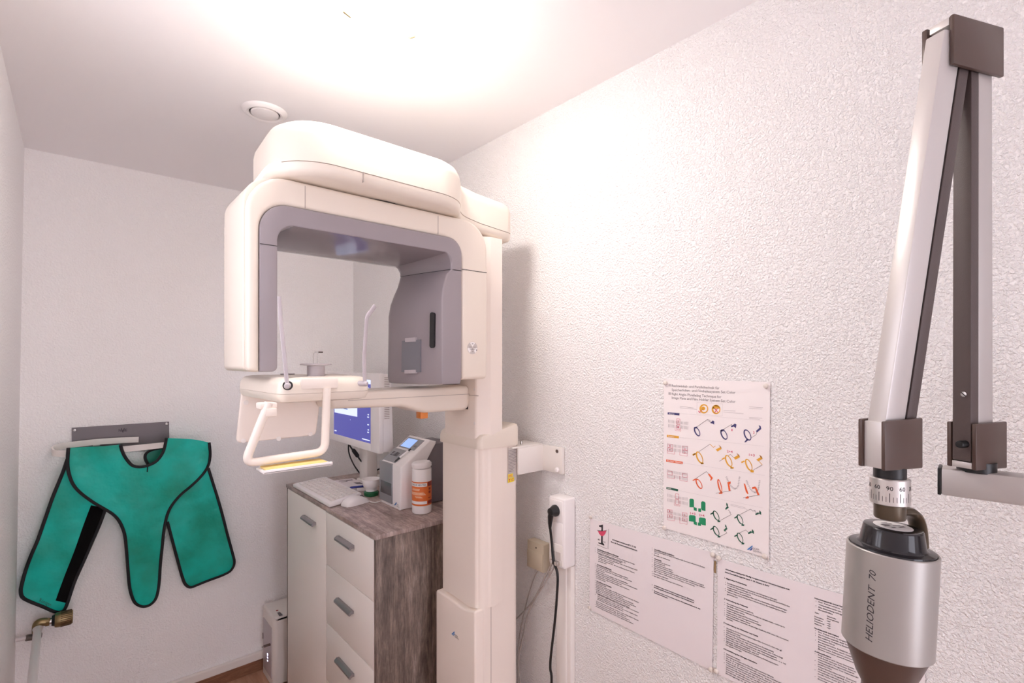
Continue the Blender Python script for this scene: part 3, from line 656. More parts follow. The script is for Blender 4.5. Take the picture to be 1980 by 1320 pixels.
# cables of the monitor
bm = B(); tube(bm, smooth_path([(1.035, 2.42, 1.25), (1.04, 2.44, 1.17), (1.06, 2.42, 1.10), (1.10, 2.39, 1.0302)]), .0035, 8); solo('monitor_cable', bm, M_BLACK, 'thin black cable hanging behind the monitor to the cabinet top', 'cable')
cb = thing('monitor_cable', (1.10, 2.24, ZT), 'black video cable with thick plug hanging below the monitor', 'cable')
a_, b_ = on_y(676, 860, 2.36), on_y(700, 893, 2.36)
part('cord', tube(B(), smooth_path([a_ + Vector((0, 0, .05)), a_, (a_ + b_) / 2, b_, b_ + Vector((.05, -.01, -.05)), Vector((1.2, 2.33, 1.10))]), .004, 8), M_BLACK, cb)
part('ferrite_plug', tube(B(), [a_.lerp(b_, .25), a_.lerp(b_, .32), a_.lerp(b_, .62), a_.lerp(b_, .7)], [.006, .010, .010, .006], 12), M_BLACK, cb)
# keyboard
kb = thing('keyboard', on_z(630, 950, ZT), 'white computer keyboard lying across the cabinet front edge', 'keyboard')
zk = ZT + .024
k = [on_z(637, 971, zk), on_z(566, 932, zk), on_z(629, 922, zk), on_z(699, 954, zk)]
k = [Vector((q_.x, q_.y, 0)) for q_ in k]
bm = B(); hexa(bm, [q_ + Vector((0, 0, ZT + .002)) for q_ in k] + [k[0] + Vector((0, 0, ZT + .017)), k[1] + Vector((0, 0, ZT + .017)), k[2] + Vector((0, 0, ZT + .028)), k[3] + Vector((0, 0, ZT + .028))], .004)
part('keyboard_body', bm, M_WHITE, kb)
bm = B()
def kpt(u, v): return (k[0].lerp(k[1], u)).lerp(k[3].lerp(k[2], u), v) + Vector((0, 0, ZT + .0172 + .011 * v))
for row in range(6):
    v0 = .12 + row * .135; ncol = 17 if row != 0 else 9
    for j in range(ncol):
        u0 = .05 + .9 * j / ncol; u1 = .05 + .9 * (j + 1) / ncol - .008
        if row == 0 and 2 < j < 6: u1 = .05 + .9 * (j + 1) / ncol - (0 if j < 5 else .008)
        g = [kpt(u0, v0), kpt(u1, v0), kpt(u1, v0 + .115), kpt(u0, v0 + .115)]; up_ = Vector((0, 0, .004)); cen = sum(g, Vector()) / 4
        loft(bm, [g, [cen + (x_ - cen) * .82 + up_ for x_ in g]])
part('key_bed', bm, M_OFFW, kb)
# mouse
mp = on_z(687, 968, ZT + .012); ms = thing('computer_mouse', (mp.x, mp.y, ZT), 'white computer mouse beside the keyboard on the cabinet', 'mouse')
bm = B(); dirm = (on_z(712, 962, ZT) - on_z(662, 975, ZT)).normalized(); prp = Vector((-dirm.y, dirm.x, 0))
rings = []
for (s, hh, ww) in ((-.058, .004, .012), (-.055, .014, .022), (-.042, .026, .030), (-.02, .034, .033), (.005, .033, .032), (.03, .025, .030), (.05, .014, .026), (.058, .006, .016)):
    cen = Vector((mp.x, mp.y, ZT + .001)) + dirm * s
    rings.append([cen + prp * (ww * math.cos(a)) + UP * (hh * max(0, math.sin(a)) ** .7) for a in [math.pi * j / 12 for j in range(13)]])
loft(bm, rings); body_m = part('mouse_body', bm, M_WHITE, ms)
bm = B(); cen = Vector((mp.x, mp.y, ZT)) + dirm * .03; lathe(bm, [(0, -.003), (.010, -.003), (.011, 0), (.010, .003), (0, .003)], cen + UP * .021, prp, 20); part('scroll_wheel', bm, M_STEELP, ms)
part('mouse_cord', tube(B(), smooth_path([Vector((mp.x, mp.y, ZT + .006)) + dirm * .055, on_z(722, 971, ZT + .003), on_z(738, 968, ZT + .003), on_z(760, 961, ZT + .003)]), .0022, 6), M_OFFW, ms)
# notebook and pen, papers
nb = [on_z(640, 935, ZT), on_z(700, 950, ZT), on_z(716, 930, ZT), on_z(668, 922, ZT)]
bm = B(); q1 = [on_z(642, 933, ZT + .001), on_z(672, 945, ZT + .001), on_z(712, 941, ZT + .001), on_z(682, 928, ZT + .001)]
sheet(bm, [p_ + UP * .010 for p_ in q1], UP, .0098); solo('notepad', bm, M_PAPER, 'white printed notepad lying behind the keyboard', 'notepad')
np_ = bpy.data.objects['notepad']
bm = B()
n0, n1, n2, n3 = [p_ + UP * .0104 for p_ in q1]
def npt(u, v): return (n0.lerp(n1, u)).lerp(n3.lerp(n2, u), v)
for (u, v, l) in ((.15, .2, .25), (.3, .2, .3), (.15, .35, .5), (.2, .5, .35)): flat_poly(bm, [npt(u, v), npt(u + .06, v), npt(u + .06, v + l), npt(u, v + l)])
flat_poly(bm, [npt(.55, .62), npt(.8, .62), npt(.85, .9), npt(.6, .9)])
part('printed_marks', bm, M_INKG, np_, smooth=False)
bm = B(); q2 = [on_z(677, 946, ZT), on_z(690, 949, ZT), on_z(714, 948, ZT), on_z(704, 942, ZT)]
sheet(bm, [p_ + UP * .014 for p_ in q2], UP, .0135); solo('paper_pad', bm, M_WHITE, 'small white pad under the blue pen beside the notepad', 'pad')
a_, b_ = on_z(672, 943, ZT + .019), on_z(709, 939, ZT + .019)
pen = thing('ballpoint_pen', a_, 'dark blue ballpoint pen lying on the white pad', 'pen')
part('barrel', tube(B(), [a_.lerp(b_, .12), a_.lerp(b_, .16), b_.lerp(a_, .05), b_], [.0032, .0048, .0048, .003], 12), M_BLUEPL, pen); part('pen_tip', tube(B(), [a_, a_.lerp(b_, .13)], [.001, .0034], 10), M_CHROME, pen)
# white cup with green foot
p = on_z(718, 957, ZT); p.z = ZT
tub = thing('plastic_cup', p, 'small white cup with green base left of the scanner', 'cup')
part('foot', lathe(B(), [(0, .0005), (.030, .0005), (.032, .004), (.032, .016), (.028, .020), (0, .020)], p, UP, 32), M_DGREEN, tub, 'dark green base')
part('bowl', lathe(B(), [(0, .0205), (.024, .0205), (.024, .030), (.034, .042), (.039, .058), (.041, .074), (.039, .074), (.036, .058), (.02, .045), (0, .044)], p, UP, 32), M_WHITE, tub)
# plate scanner
SXs, SY_0, SY_1 = 0.982, 1.800, 1.975
sc_ = thing('image_plate_scanner', (1.07, 1.888, ZT), 'white and grey image plate scanner with small blue display on the cabinet', 'scanner')
def sx(px, py): p_ = on_y(px, py, SY_0); return (p_.x, p_.z)
prof = [sx(776, 985), sx(775, 903), sx(783, 897), sx(832, 850), sx(844, 853), sx(843, 858), sx(818, 905), sx(812, 925), sx(812, 980)]
prof = [(max(SXs, a), max(ZT + .001, z)) for a, z in prof]
prof[0] = (SXs, ZT + .001); prof[-1] = (prof[-1][0], ZT + .001); prof[1] = (SXs, prof[1][1]); 
bm = B(); prism(bm, prof, 'xz', SY_0, SY_1, .006, .006, 3)
sb = part('scanner_body', bm, M_WHITE, sc_)
zt_ = prof[3][1]
bm = B(); prism(bm, [(prof[-1][0] - .02, ZT + .003), (prof[-2][0] - .02, prof[-2][1]), (prof[-3][0] - .02, prof[-3][1]), (prof[-4][0] - .02, prof[-4][1]), (1.235, prof[-4][1]), (1.235, ZT + .003)], 'xz', SY_0 + .006, SY_1 - .004, .003, .003, 2); part('rear_body', bm, M_STEELP, sc_, 'dark grey rear body')
q = lambda px, py: on_x(px, py, SXs - .003)
zc_ = prof[1][1]
yg0, yg1 = q(758, 900).y, q(733.5, 900).y - .002
bm = B(); box(bm, SXs - .004, SXs + .01, yg0, yg1, ZT + .012, zc_ + .002, .002); part('front_panel', bm, M_ROLLER, sc_, 'grey front panel')
bm = B(); box(bm, SXs - .0055, SXs + .01, yg0 + .004, yg1 - .012, ZT + .045, q(745, 930).z, .001); part('output_slot', bm, M_SMOKE, sc_, 'dark output slot')
# sloped top: grey inlet and display
tA, tB = Vector((prof[2][0], 0, prof[2][1])), Vector((prof[3][0], 0, prof[3][1])); tn = Vector((-(tB.z - tA.z), 0, tB.x - tA.x)).normalized()
if tn.z < 0: tn = -tn
def tp(u, yv, l=0.0): v = tA.lerp(tB, u) + tn * l; return Vector((v.x, yv, v.z))
def tplate(name, u0, u1, y0, y1, l, th, m, parent, lab=None): return part(name, sheet(B(), [tp(u0, y0, l), tp(u1, y0, l), tp(u1, y1, l), tp(u0, y1, l)], tn, th), m, parent, lab)
inl = tplate('inlet_panel', -.09, .43, yg0, yg1, .0015, .006, M_ROLLER, sc_, 'grey inlet panel')
part('inlet_slot', sheet(B(), [tp(.15, yg0 + .035, .002), tp(.30, yg0 + .035, .002), tp(.30, yg1 - .02, .002), tp(.15, yg1 - .02, .002)], tn, .002), M_SMOKE, inl)
part('inlet_fin', sheet(B(), [tp(.13, yg0 + .058, .014), tp(.30, yg0 + .058, .004), tp(.30, yg0 + .064, .004), tp(.13, yg0 + .064, .014)], tn, .008), M_ROLLER, inl)
dp = tplate('display_panel', .50, .93, SY_0 + .030, SY_1 - .012, .001, .004, M_ROLLER, sc_, 'grey display panel')
tplate('display', .54, .88, SY_0 + .075, SY_1 - .022, .0018, .002, M_LCD, dp, 'lit blue display'); tplate('button', .62, .68, SY_0 + .04, SY_0 + .06, .002, .002, M_GREY, dp)
q = lambda px, py: on_x(px, py, SXs - .0065)
bm = B(); q = lambda px, py: on_x(px, py, SXs - .0012)
flat_poly(bm, [q(762, 976), q(766.5, 970), q(767, 973), q(764, 977)]); part('logo_mark', bm, M_INKBL, sb, smooth=False)
bm = B(); text(bm, 'DÜRR', q(767.5, 976), (0, -1, 0), UP, .006, .014); text(bm, 'DENTAL', q(767.5, 979.5), (0, -1, 0), UP, .006, .020); part('logo_lettering', bm, M_INKG, sb, smooth=False)
# stylus on the slope
a_, b_ = tp(-.06, yg0 + .002, .0065), tp(.50, yg0 - .016, .0065)
sty = thing('ballpoint_pen', a_, 'silver pen with black ends resting on the sloped scanner top', 'pen')
part('barrel', tube(B(), [a_.lerp(b_, .3), a_.lerp(b_, .33), a_.lerp(b_, .85), a_.lerp(b_, .86)], [.003, .0042, .0042, .003], 12), M_WHITE, sty); part('pen_grip', tube(B(), [a_, a_.lerp(b_, .1), a_.lerp(b_, .32)], [.0008, .003, .0044], 12), M_BLACK, sty, 'black pointed grip'); part('pen_cap', tube(B(), [a_.lerp(b_, .855), b_], [.0043, .003], 12), M_BLACK, sty, 'black end cap')
# wipes canister
p = on_z(815, 992, ZT); p = Vector((p.x, p.y + .03, ZT)); p = Vector((1.035, 1.727, ZT))
cn = thing('wipes_canister', p, 'white wipes canister with orange label in front of the scanner', 'canister')
R_ = .038
part('bottle', lathe(B(), [(0, 0.0005), (R_ - .006, 0.0005), (R_ - .001, .004), (R_, .010), (R_, .172), (R_ - .001, .176), (0, .177)], p, UP, 48), M_WHITE, cn)
lid = part('lid', lathe(B(), [(0, 0), (R_ - .003, 0), (R_ - .003, .004), (R_ + .001, .005), (R_ + .001, .016), (R_ - .004, .022), (R_ - .016, .024), (0, .0245)], p + Vector((0, 0, .1785)), (-.05, .03, 1), 48), M_WHITE, cn)
def can_patch(bm, a0, a1, z0, z1, rr, n=10, skew=0.0):
    A = [[p + Vector((rr * math.cos(a0 + (a1 - a0) * j / n + skew * (zz - z0)), rr * math.sin(a0 + (a1 - a0) * j / n + skew * (zz - z0)), zz)) for j in range(n + 1)] for zz in (z0, z1)]
    return loft(bm, A, caps=False, closed=False)
af = math.atan2(-p.y, -p.x)          # towards the camera; larger angle = further right in the picture
lb = part('label_band', loft(B(), [[p + Vector(((R_ + .0004) * math.cos(a), (R_ + .0004) * math.sin(a), zz)) for a in [2 * math.pi * j / 48 for j in range(48)]] for zz in (.035, .128)], caps=False), M_LABELO, cn, 'orange label')
bm = B(); can_patch(bm, af - 1.5, af + .55, .110, .123, R_ + .0007); can_patch(bm, af - 1.5, af + .55, .042, .053, R_ + .0007); part('white_panel', bm, M_WHITE, lb)
bm = B(); can_patch(bm, af + .62, af + 1.5, .110, .127, R_ + .0007); can_patch(bm, af + .62, af + 1.5, .041, .054, R_ + .0007); part('dark_panel', bm, M_LABELD, lb)
bm = B(); can_patch(bm, af - 1.3, af + .45, .077, .088, R_ + .0007, skew=-25); can_patch(bm, af - 1.2, af - .25, .094, .102, R_ + .0007, skew=8); can_patch(bm, af - .6, af + .1, .066, .073, R_ + .0007, skew=-30); part('pale_picture', bm, M_LABELP, lb)
bm = B(); can_patch(bm, af + .75, af + 1.05, .095, .104, R_ + .0007); can_patch(bm, af + .75, af + 1.05, .082, .091, R_ + .0007); can_patch(bm, af + .7, af + 1.1, .063, .066, R_ + .0007); part('small_print', bm, M_LABELD, lb)
def can_text(bm, s, a0, a1, z, size, rr):
    t = B(); text(t, s, (0, 0, 0), (1, 0, 0), (0, 1, 0), size, 1.0)
    for v in t.verts: a = a0 + (a1 - a0) * v.co.x; zz = v.co.y; v.co = p + Vector((rr * math.cos(a), rr * math.sin(a), z + zz))
    return join(bm, t)
bm = B(); can_text(bm, 'WIPES AF NEUTRAL', af - 1.3, af + .5, .1135, .0095, R_ + .001); part('label_lettering', bm, M_INK, lb, smooth=False)

# ------------------------------------------------------------------ computer tower
TX, TY0, TY1, TZ = 0.742, 2.648, 2.836, 0.352
pc = thing('computer_tower', (0.93, 2.74, 0), 'white computer tower on the floor between cabinet and back wall', 'computer')
bm = B(); prism(bm, rounded([(TX, .0), (TX, TZ, .012), (1.16, TZ, .006), (1.16, 0)], 4), 'xz', TY0, TY1, .022, .01, 4); part('case', bm, M_OFFW, pc)
bm = B(); box(bm, TX - .002, TX + .004, TY0 + .025, TY1 - .02, .035, TZ - .06, .002); fp_ = part('front_bezel', bm, M_LILAC, pc)
p = on_x(518, 1243, TX); part('drive_slot', box(B(), TX - .003, TX, TY1 - .018, TY1 - .014, p.z - .01, p.z + .02), M_DARKGAP, pc)
for (py, h) in ((1265, .010), (1271, .006), (1277, .005)):
    p = on_x(517, py, TX - .003); part('status_light', box(B(), TX - .003, TX - .001, p.y - .005, p.y + .005, p.z - h / 2, p.z + h / 2), M_LEDP, fp_, 'violet status light')
p = on_z(536, 1180, TZ); part('power_button', lathe(B(), [(0, -.001), (.006, -.001), (.006, .001), (0, .0015)], p, UP, 20), mat('red button', (.35, .02, .02), .4), pc, 'red button')
bm = B(); a_, b_ = on_z(536, 1184, TZ + .001), on_z(545, 1190, TZ + .001); flat_poly(bm, [a_, on_z(541, 1182.5, TZ + .001), on_z(547, 1189, TZ + .001), on_z(540, 1191, TZ + .001)]); part('small_label', bm, M_INKG, pc, smooth=False)
p = on_x(523, 1245, TX - .002); us = thing('usb_stick', p, 'dark usb stick plugged into the computer tower front', 'usb stick')
part('stick_body', box(B(), TX - .034, TX - .0025, p.y - .007, p.y + .007, p.z - .004, p.z + .004, .002), M_BROWN, us)
part('loop', tube(B(), [Vector((TX - .037 + .005 * math.cos(a), p.y + .005 * math.sin(a), p.z)) for a in [2 * math.pi * j / 16 for j in range(16)]], .0015, 6, closed=True), M_CHROME, us)

# ================================================================== RIGHT WALL: sockets, cables
SX = 1.195
sk = thing('socket_box', (1.22, 1.146, .94), 'white surface socket box with three inserts on the right wall', 'socket')
sz0, sz1 = on_x(1091, 1102, SX).z, on_x(1091, 966, SX).z
part('housing', box(B(), SX, 1.2495, 1.110, 1.181, sz0, sz1, .006, 3), M_WHITE, sk)
h3 = (sz1 - sz0 - .012) / 3
for i in range(3):
    z_ = sz1 - .006 - h3 * (i + 1)
    fr = part('socket_insert' if i < 2 else 'network_insert', box(B(), SX - .003, SX + .004, 1.116, 1.175, z_ + .002, z_ + h3 - .002, .002), M_WHITE if i < 2 else M_OFFW, sk)
    if i == 2:
        part('port_shutter', box(B(), SX - .0045, SX, 1.124, 1.144, z_ + .02, z_ + .046), M_LABELS, fr); part('port_shutter', box(B(), SX - .0045, SX, 1.148, 1.168, z_ + .02, z_ + .046), M_LABELS, fr)
        part('network_plug', box(B(), SX - .016, SX - .003, 1.127, 1.141, z_ + .004, z_ + .018, .002), M_CHROME, fr); part('network_plug', box(B(), SX - .016, SX - .003, 1.150, 1.164, z_ + .004, z_ + .018, .002), M_CHROME, fr)
zp = sz1 - .006 - h3 * .5
pw = thing('power_cable', (SX - .02, 1.15, zp), 'black power plug and cable hanging from the white socket box', 'power cable')
bm = B(); pc0 = Vector((SX - .003, 1.146, zp)); lathe(bm, [(0, 0), (.019, 0), (.019, .006), (.015, .014), (.012, .026), (0, .030)], pc0, (-1, 0, 0), 28)
tube(bm, [pc0 + Vector((-.018, 0, 0)), pc0 + Vector((-.020, .004, -.018)), pc0 + Vector((-.018, .008, -.040)), pc0 + Vector((-.016, .010, -.058))], [.010, .0095, .007, .0045], 12)
part('plug', bm, M_BLACK, pw)
path = [pc0 + Vector((-.016, .010, -.050))] + [on_x(px, py, 1.185) for px, py in ((1067, 1050), (1070, 1082), (1078, 1110), (1077, 1150), (1073, 1200), (1066, 1260), (1064, 1290), (1066, 1330))] + [Vector((1.17, 1.18, .25)), Vector((1.15, 1.2, .005))]
part('cord', tube(B(), smooth_path(path, 6), .0042, 10), M_BLACK, pw)
bm = B(); box(bm, 1.222, 1.2495, 1.128, 1.172, .0, sz0 - .001, .003); box(bm, 1.228, 1.2495, 1.112, 1.128, .0, sz0 - .001, .002); solo('cable_duct', bm, M_OFFW, 'white cable duct running down the wall from the socket box', 'cable duct')
jb = thing('junction_box', (1.23, 1.265, .9), 'small aged beige junction box left of the white socket box', 'junction box')
jz0, jz1 = on_x(1050, 1108, 1.215).z, on_x(1040, 1050, 1.215).z
part('box_body', box(B(), 1.215, 1.2495, 1.225, 1.308, jz0, jz1, .003), M_BEIGE, jb); 
part('box_cover', box(B(), 1.212, 1.216, 1.227, 1.306, jz0 + .002, jz1 - .032, .0015), M_BEIGE, jb)
part('screw', lathe(B(), [(0, 0), (.003, 0), (.003, .0015), (0, .0015)], (1.215, 1.262, jz1 - .018), (-1, 0, 0), 12), M_BROWN, jb)
nports = [Vector((SX - .012, 1.136, sz0 + .016)), Vector((SX - .012, 1.157, sz0 + .016))]
def wp(px, py, x=1.225): return on_x(px, py, x)
solo('network_cable', tube(B(), smooth_path([nports[0], wp(1066, 1092, 1.19), wp(1046, 1132, 1.21), wp(1028, 1165), wp(1003, 1192), wp(985, 1212), (1.2, 1.5, .42)], 6), .0028, 8), M_CABLE, 'grey network cable running straight from socket to behind the column', 'cable')
solo('network_cable', tube(B(), smooth_path([nports[1], wp(1071, 1096, 1.19), wp(1055, 1125, 1.205), wp(1036, 1155), wp(1020, 1190), wp(1010, 1235), wp(1003, 1272), wp(1006, 1330), (1.22, 1.3, .01)], 6), .0028, 8), M_CABLE, 'grey network cable looping down from socket towards the floor', 'cable')
solo('telephone_cable', tube(B(), smooth_path([(1.232, 1.262, jz0 + .002), wp(1034, 1115, 1.235), wp(1022, 1150, 1.235), wp(1010, 1200, 1.235), wp(1004, 1240, 1.235), wp(1001, 1300, 1.235), (1.235, 1.34, .01)], 6), .0022, 8), M_CABLE, 'thin grey cable hanging from the beige junction box', 'cable')

# ================================================================== POSTER AND NOTICES on the right wall
def PW(lift):   # point on a plane just in front of the right wall
    return lambda px, py: on_x(px, py, XR - lift)
nx = Vector((-1, 0, 0))
def tack(px, py, label, r_=.0062):
    p = on_x(px, py, XR - .004)
    lathe_bm = lathe(B(), [(0, -.0035), (.0015, -.0035), (.0015, 0), (r_, 0), (r_ * 1.02, .002), (r_ * .8, .0055), (r_ * .4, .0068), (0, .007)], p, nx, 20)
    o = solo('push_pin', lathe_bm, M_TACK, label, 'push pin', 'white push pins')
    return o
def stroke(bm, f, pts, wpx):
    """a drawn line of constant width in photograph pixels, laid on the sheet"""
    for i in range(len(pts) - 1):
        a, b = Vector(pts[i]), Vector(pts[i + 1]); d = (b - a)
        if d.length < 1e-6: continue
        n = Vector((-d.y, d.x)).normalized() * wpx / 2
        flat_poly(bm, [f(*(a + n)), f(*(b + n)), f(*(b - n)), f(*(a - n))])
def ell(cx, cy, rx, ry, rot, n=28, a0=0, a1=360):
    R = math.radians(rot); out = []
    for k in range(n + 1):
        t = math.radians(a0 + (a1 - a0) * k / n); x, y = rx * math.cos(t), ry * math.sin(t)
        out.append((cx + x * math.cos(R) - y * math.sin(R), cy + x * math.sin(R) + y * math.cos(R)))
    return out
def ringp(bm, f, cx, cy, rx, ry, rot, wx, wy):
    o = ell(cx, cy, rx, ry, rot, 28); i = ell(cx + wx * .25, cy, rx - wx, ry - wy, rot, 28)
    for k in range(28): flat_poly(bm, [f(*o[k]), f(*o[k + 1]), f(*i[k + 1]), f(*i[k])])
po = thing('wall_poster', on_x(1385, 1040, XR - .002), 'large portrait poster of coloured x-ray film holders on the right wall', 'poster')
f0 = PW(.003)
pc_ = [f0(1283.6, 732.7), f0(1489, 738), f0(1486.5, 1079), f0(1282.7, 1020)]
bm = B(); sheet(bm, pc_, nx, .0008); part('poster_sheet', bm, M_PAPERG, po, smooth=False)
fA_ = PW(.0034)
KZ = 7.335
def fA(zx, zy): return fA_(1270 + zx / KZ, 730 + zy / KZ)
def fB(zx, zy): return fA_(1270 + zx / KZ, 900 + zy / KZ)
def ltext(bm, s, f, a, b, hpx, bold=0.0):
    A, Bq = f(*a), f(*b); x = Bq - A; up_ = f(a[0], a[1] - hpx) - A
    n_ = Vector((-1, 0, 0)); y = n_.cross(x).normalized()
    if y.z < 0: y = -y
    text(bm, s, A, x, y, up_.length / .72, x.length, bold)
bm = B()
for s, a, b in (('Rechtwinkel- und Paralleltechnik für', (212, 128), (887, 165)), ('Speicherfolien- und Filmhaltesystem Set Color', (212, 187), (1115, 228)), ('Right Angle-/Paralleling Technique for', (212, 245), (915, 290)), ('Image Plate and Film Holder System Set Color', (212, 300), (1115, 358))):
    ltext(bm, s, fA, a, b, 36)
part('title_lettering', bm, M_INKG, po, smooth=False)
bm = B()
for zx, zy in ((165, 88), (165, 206)): flat_poly(bm, [fA(zx, zy), fA(zx + 33, zy + 2), fA(zx + 33, zy + 36), fA(zx, zy + 33)])
for a, b in (((322, 505), (1520, 612)), ((313, 845), (1525, 972)), ((367, 1208), (1530, 1385))): stroke(bm, fA, [a, b], 1.6)
stroke(bm, fB, [(300, 350), (1500, 598)], 1.6)
stroke(bm, fA, [(570, 350), (935, 372), (928, 542), (566, 512), (570, 350)], 2)
for (zx, zy, l, s) in ((325, 405, 195, .12), (325, 425, 240, .1), (945, 462, 170, .06), (945, 485, 285, .09), (1310, 412, 195, .07), (1310, 432, 180, .07), (1310, 560, 185, .08), (1310, 578, 150, .08)): stroke(bm, fA, [(zx, zy), (zx + l, zy + l * s)], 5)
for (zx, zy, l, s) in ((1045, 545, 210, .24), (1045, 562, 240, .24)): stroke(bm, fB, [(zx, zy), (zx + l, zy + l * s)], 4)
def chart(f, x0, y0, w_, s):
    for i in range(16):
        x = x0 + w_ * i / 15; y = y0 + s * (x - x0); bow = 14 * (abs(i - 7.5) / 7.5) ** 2
        stroke(bm, f, [(x, y - bow * .6), (x, y + 38 - bow * .3)], 6); stroke(bm, f, [(x, y + 55 + bow * .3), (x, y + 100 + bow * .2)], 6)
chart(fA, 165, 600, 275, .12); chart(fA, 155, 935, 280, .14); chart(fB, 150, 60, 280, .18); chart(fB, 155, 405, 275, .2); chart(fB, 155, 640, 275, .22)
part('grey_print', bm, M_INKL, po, smooth=False)
bm = B()
def rbox(f, x0, y0, x1, y1, s=.14): stroke(bm, f, [(x0, y0), (x1, y0 + s * (x1 - x0)), (x1, y1 + s * (x1 - x0)), (x0, y1), (x0, y0)], 4)
def brk_(f, x0, y0, x1, y1, s=.16): stroke(bm, f, [(x0, y0), (x0, y1), (x1, y1 + s * (x1 - x0)), (x1, y0 + s * (x1 - x0))], 3)
rbox(fA, 282, 580, 328, 655); rbox(fA, 282, 665, 328, 735); brk_(fA, 260, 690, 342, 745)
rbox(fA, 155, 940, 226, 985); rbox(fA, 155, 992, 220, 1040); rbox(fA, 365, 968, 437, 1020); rbox(fA, 365, 1025, 432, 1070); brk_(fA, 150, 1000, 250, 1070); brk_(fA, 325, 1010, 432, 1095)
rbox(fB, 150, 75, 218, 125); rbox(fB, 362, 110, 432, 160); brk_(fB, 150, 125, 250, 172); brk_(fB, 325, 145, 432, 208)
rbox(fB, 265, 398, 312, 465); rbox(fB, 265, 475, 312, 545); brk_(fB, 246, 490, 328, 560)
rbox(fB, 150, 620, 216, 662); rbox(fB, 150, 685, 216, 730); rbox(fB, 362, 665, 428, 712); rbox(fB, 362, 735, 428, 782); brk_(fB, 150, 700, 250, 768); brk_(fB, 325, 730, 430, 815)
for s, f, a, b, h in (('2', fA, (293, 632), (314, 635), 30), ('1', fA, (295, 715), (308, 717), 30), ('1', fA, (182, 980), (192, 981), 26), ('4', fA, (175, 1032), (194, 1034), 26), ('2', fA, (390, 1015), (408, 1017), 26), ('3', fA, (388, 1070), (406, 1072), 26),
                      ('1', fA, (1058, 755), (1072, 757), 32), ('2', fA, (1362, 790), (1386, 794), 34), ('2+4', fA, (995, 1058), (1075, 1068), 34), ('1+3', fA, (1308, 1108), (1388, 1118), 34), ('1+3', fB, (477, 690), (548, 700), 34), ('2+4', fB, (600, 715), (675, 726), 34),
                      ('1', fB, (178, 655), (188, 657), 26), ('4', fB, (172, 725), (192, 728), 26), ('2', fB, (386, 708), (404, 711), 26), ('3', fB, (384, 780), (402, 783), 26)):
    ltext(bm, s, f, a, b, h, .01)
stroke(bm, fA, [(592, 470), (608, 495)], 12); stroke(bm, fA, [(608, 497), (655, 432)], 9); stroke(bm, fA, [(815, 430), (868, 492)], 10); stroke(bm, fA, [(864, 430), (815, 502)], 10)
part('red_print', bm, M_INKP, po, smooth=False)
# coloured bars with words
def bar(f, q4, word, m, nm, a, b):
    bm = B(); flat_poly(bm, [f(*t) for t in q4]); o = part(nm, bm, m, po, smooth=False)
    bm = B(); g = PW(.0038); ff = (lambda zx, zy: g(1270 + zx / KZ, (730 if f is fA else 900) + zy / KZ)); ltext(bm, word, ff, a, b, 17, .01); part('bar_lettering', bm, M_WHITEINK, o, smooth=False)
bar(fA, [(155, 490), (322, 503), (320, 535), (153, 520)], 'Anterior', M_INKB, 'blue_bar', (172, 516), (252, 523)); bar(fA, [(145, 808), (313, 828), (312, 860), (143, 842)], 'Posterior', M_INKO, 'orange_bar', (162, 836), (250, 846))
bar(fA, [(133, 1158), (367, 1192), (365, 1226), (132, 1190)], 'Bissflügel / Bitewing', M_INKR, 'red_bar', (150, 1184), (355, 1214)); bar(fB, [(137, 300), (302, 333), (301, 364), (135, 330)], 'Endo', M_INKGD, 'green_bar', (150, 325), (206, 336))
# drawn holders
bmb, bmk = B(), B()
for cx, cy, rx, ry in ((570, 763, 36, 74), (952, 806, 42, 80), (1285, 812, 46, 86)): ringp(bmb, fA, cx, cy, rx, ry, -26, 15, 17)
for pts in (((757, 642), (795, 605), (815, 620), (812, 665), (788, 650)), ((1050, 688), (1108, 650), (1130, 665), (1120, 718), (1093, 692), (1060, 702)), ((1405, 755), (1458, 708), (1480, 728), (1420, 778)), ((1445, 670), (1474, 688), (1482, 728), (1458, 712)), ((1278, 862), (1302, 880), (1262, 915), (1240, 915)), ((528, 702), (572, 690), (575, 715), (530, 722)), ((898, 745), (955, 728), (962, 752), (905, 768))): flat_poly(bmb, [fA(*t) for t in pts])
part('blue_holder', bmb, M_INKB, po, smooth=False)
for pts in (((575, 692), (722, 588), (728, 612)), ((940, 735), (1060, 662), (1062, 690)), ((1345, 850), (1408, 808), (1416, 770)), ((730, 590), (765, 620)), ((735, 612), (770, 640)),
            ((595, 1048), (757, 940)), ((885, 1186), (930, 1160)), ((1010, 1105), (1045, 1088), (1092, 1135)), ((1372, 1306), (1495, 1236))): stroke(bmk, fA, pts, 5)
for pts in (((550, 185), (705, 82)), ((835, 392), (1055, 355)), ((1225, 455), (1460, 415)), ((905, 775), (1055, 692), (1030, 660)), ((1165, 700), (1330, 615), (1362, 645), (1400, 632)), ((895, 1005), (995, 955), (975, 930)), ((1165, 955), (1262, 912), (1300, 950)), ((1010, 625), (1050, 665)), ((1380, 632), (1410, 665)), ((705, 88), (735, 115))): stroke(bmk, fB, pts, 5)
bmo, bmd = B(), B()
for cx, cy in ((605, 1130), (1018, 1180), (1303, 1235)): ringp(bmo, fA, cx, cy, 42, 92, -24, 16, 16)
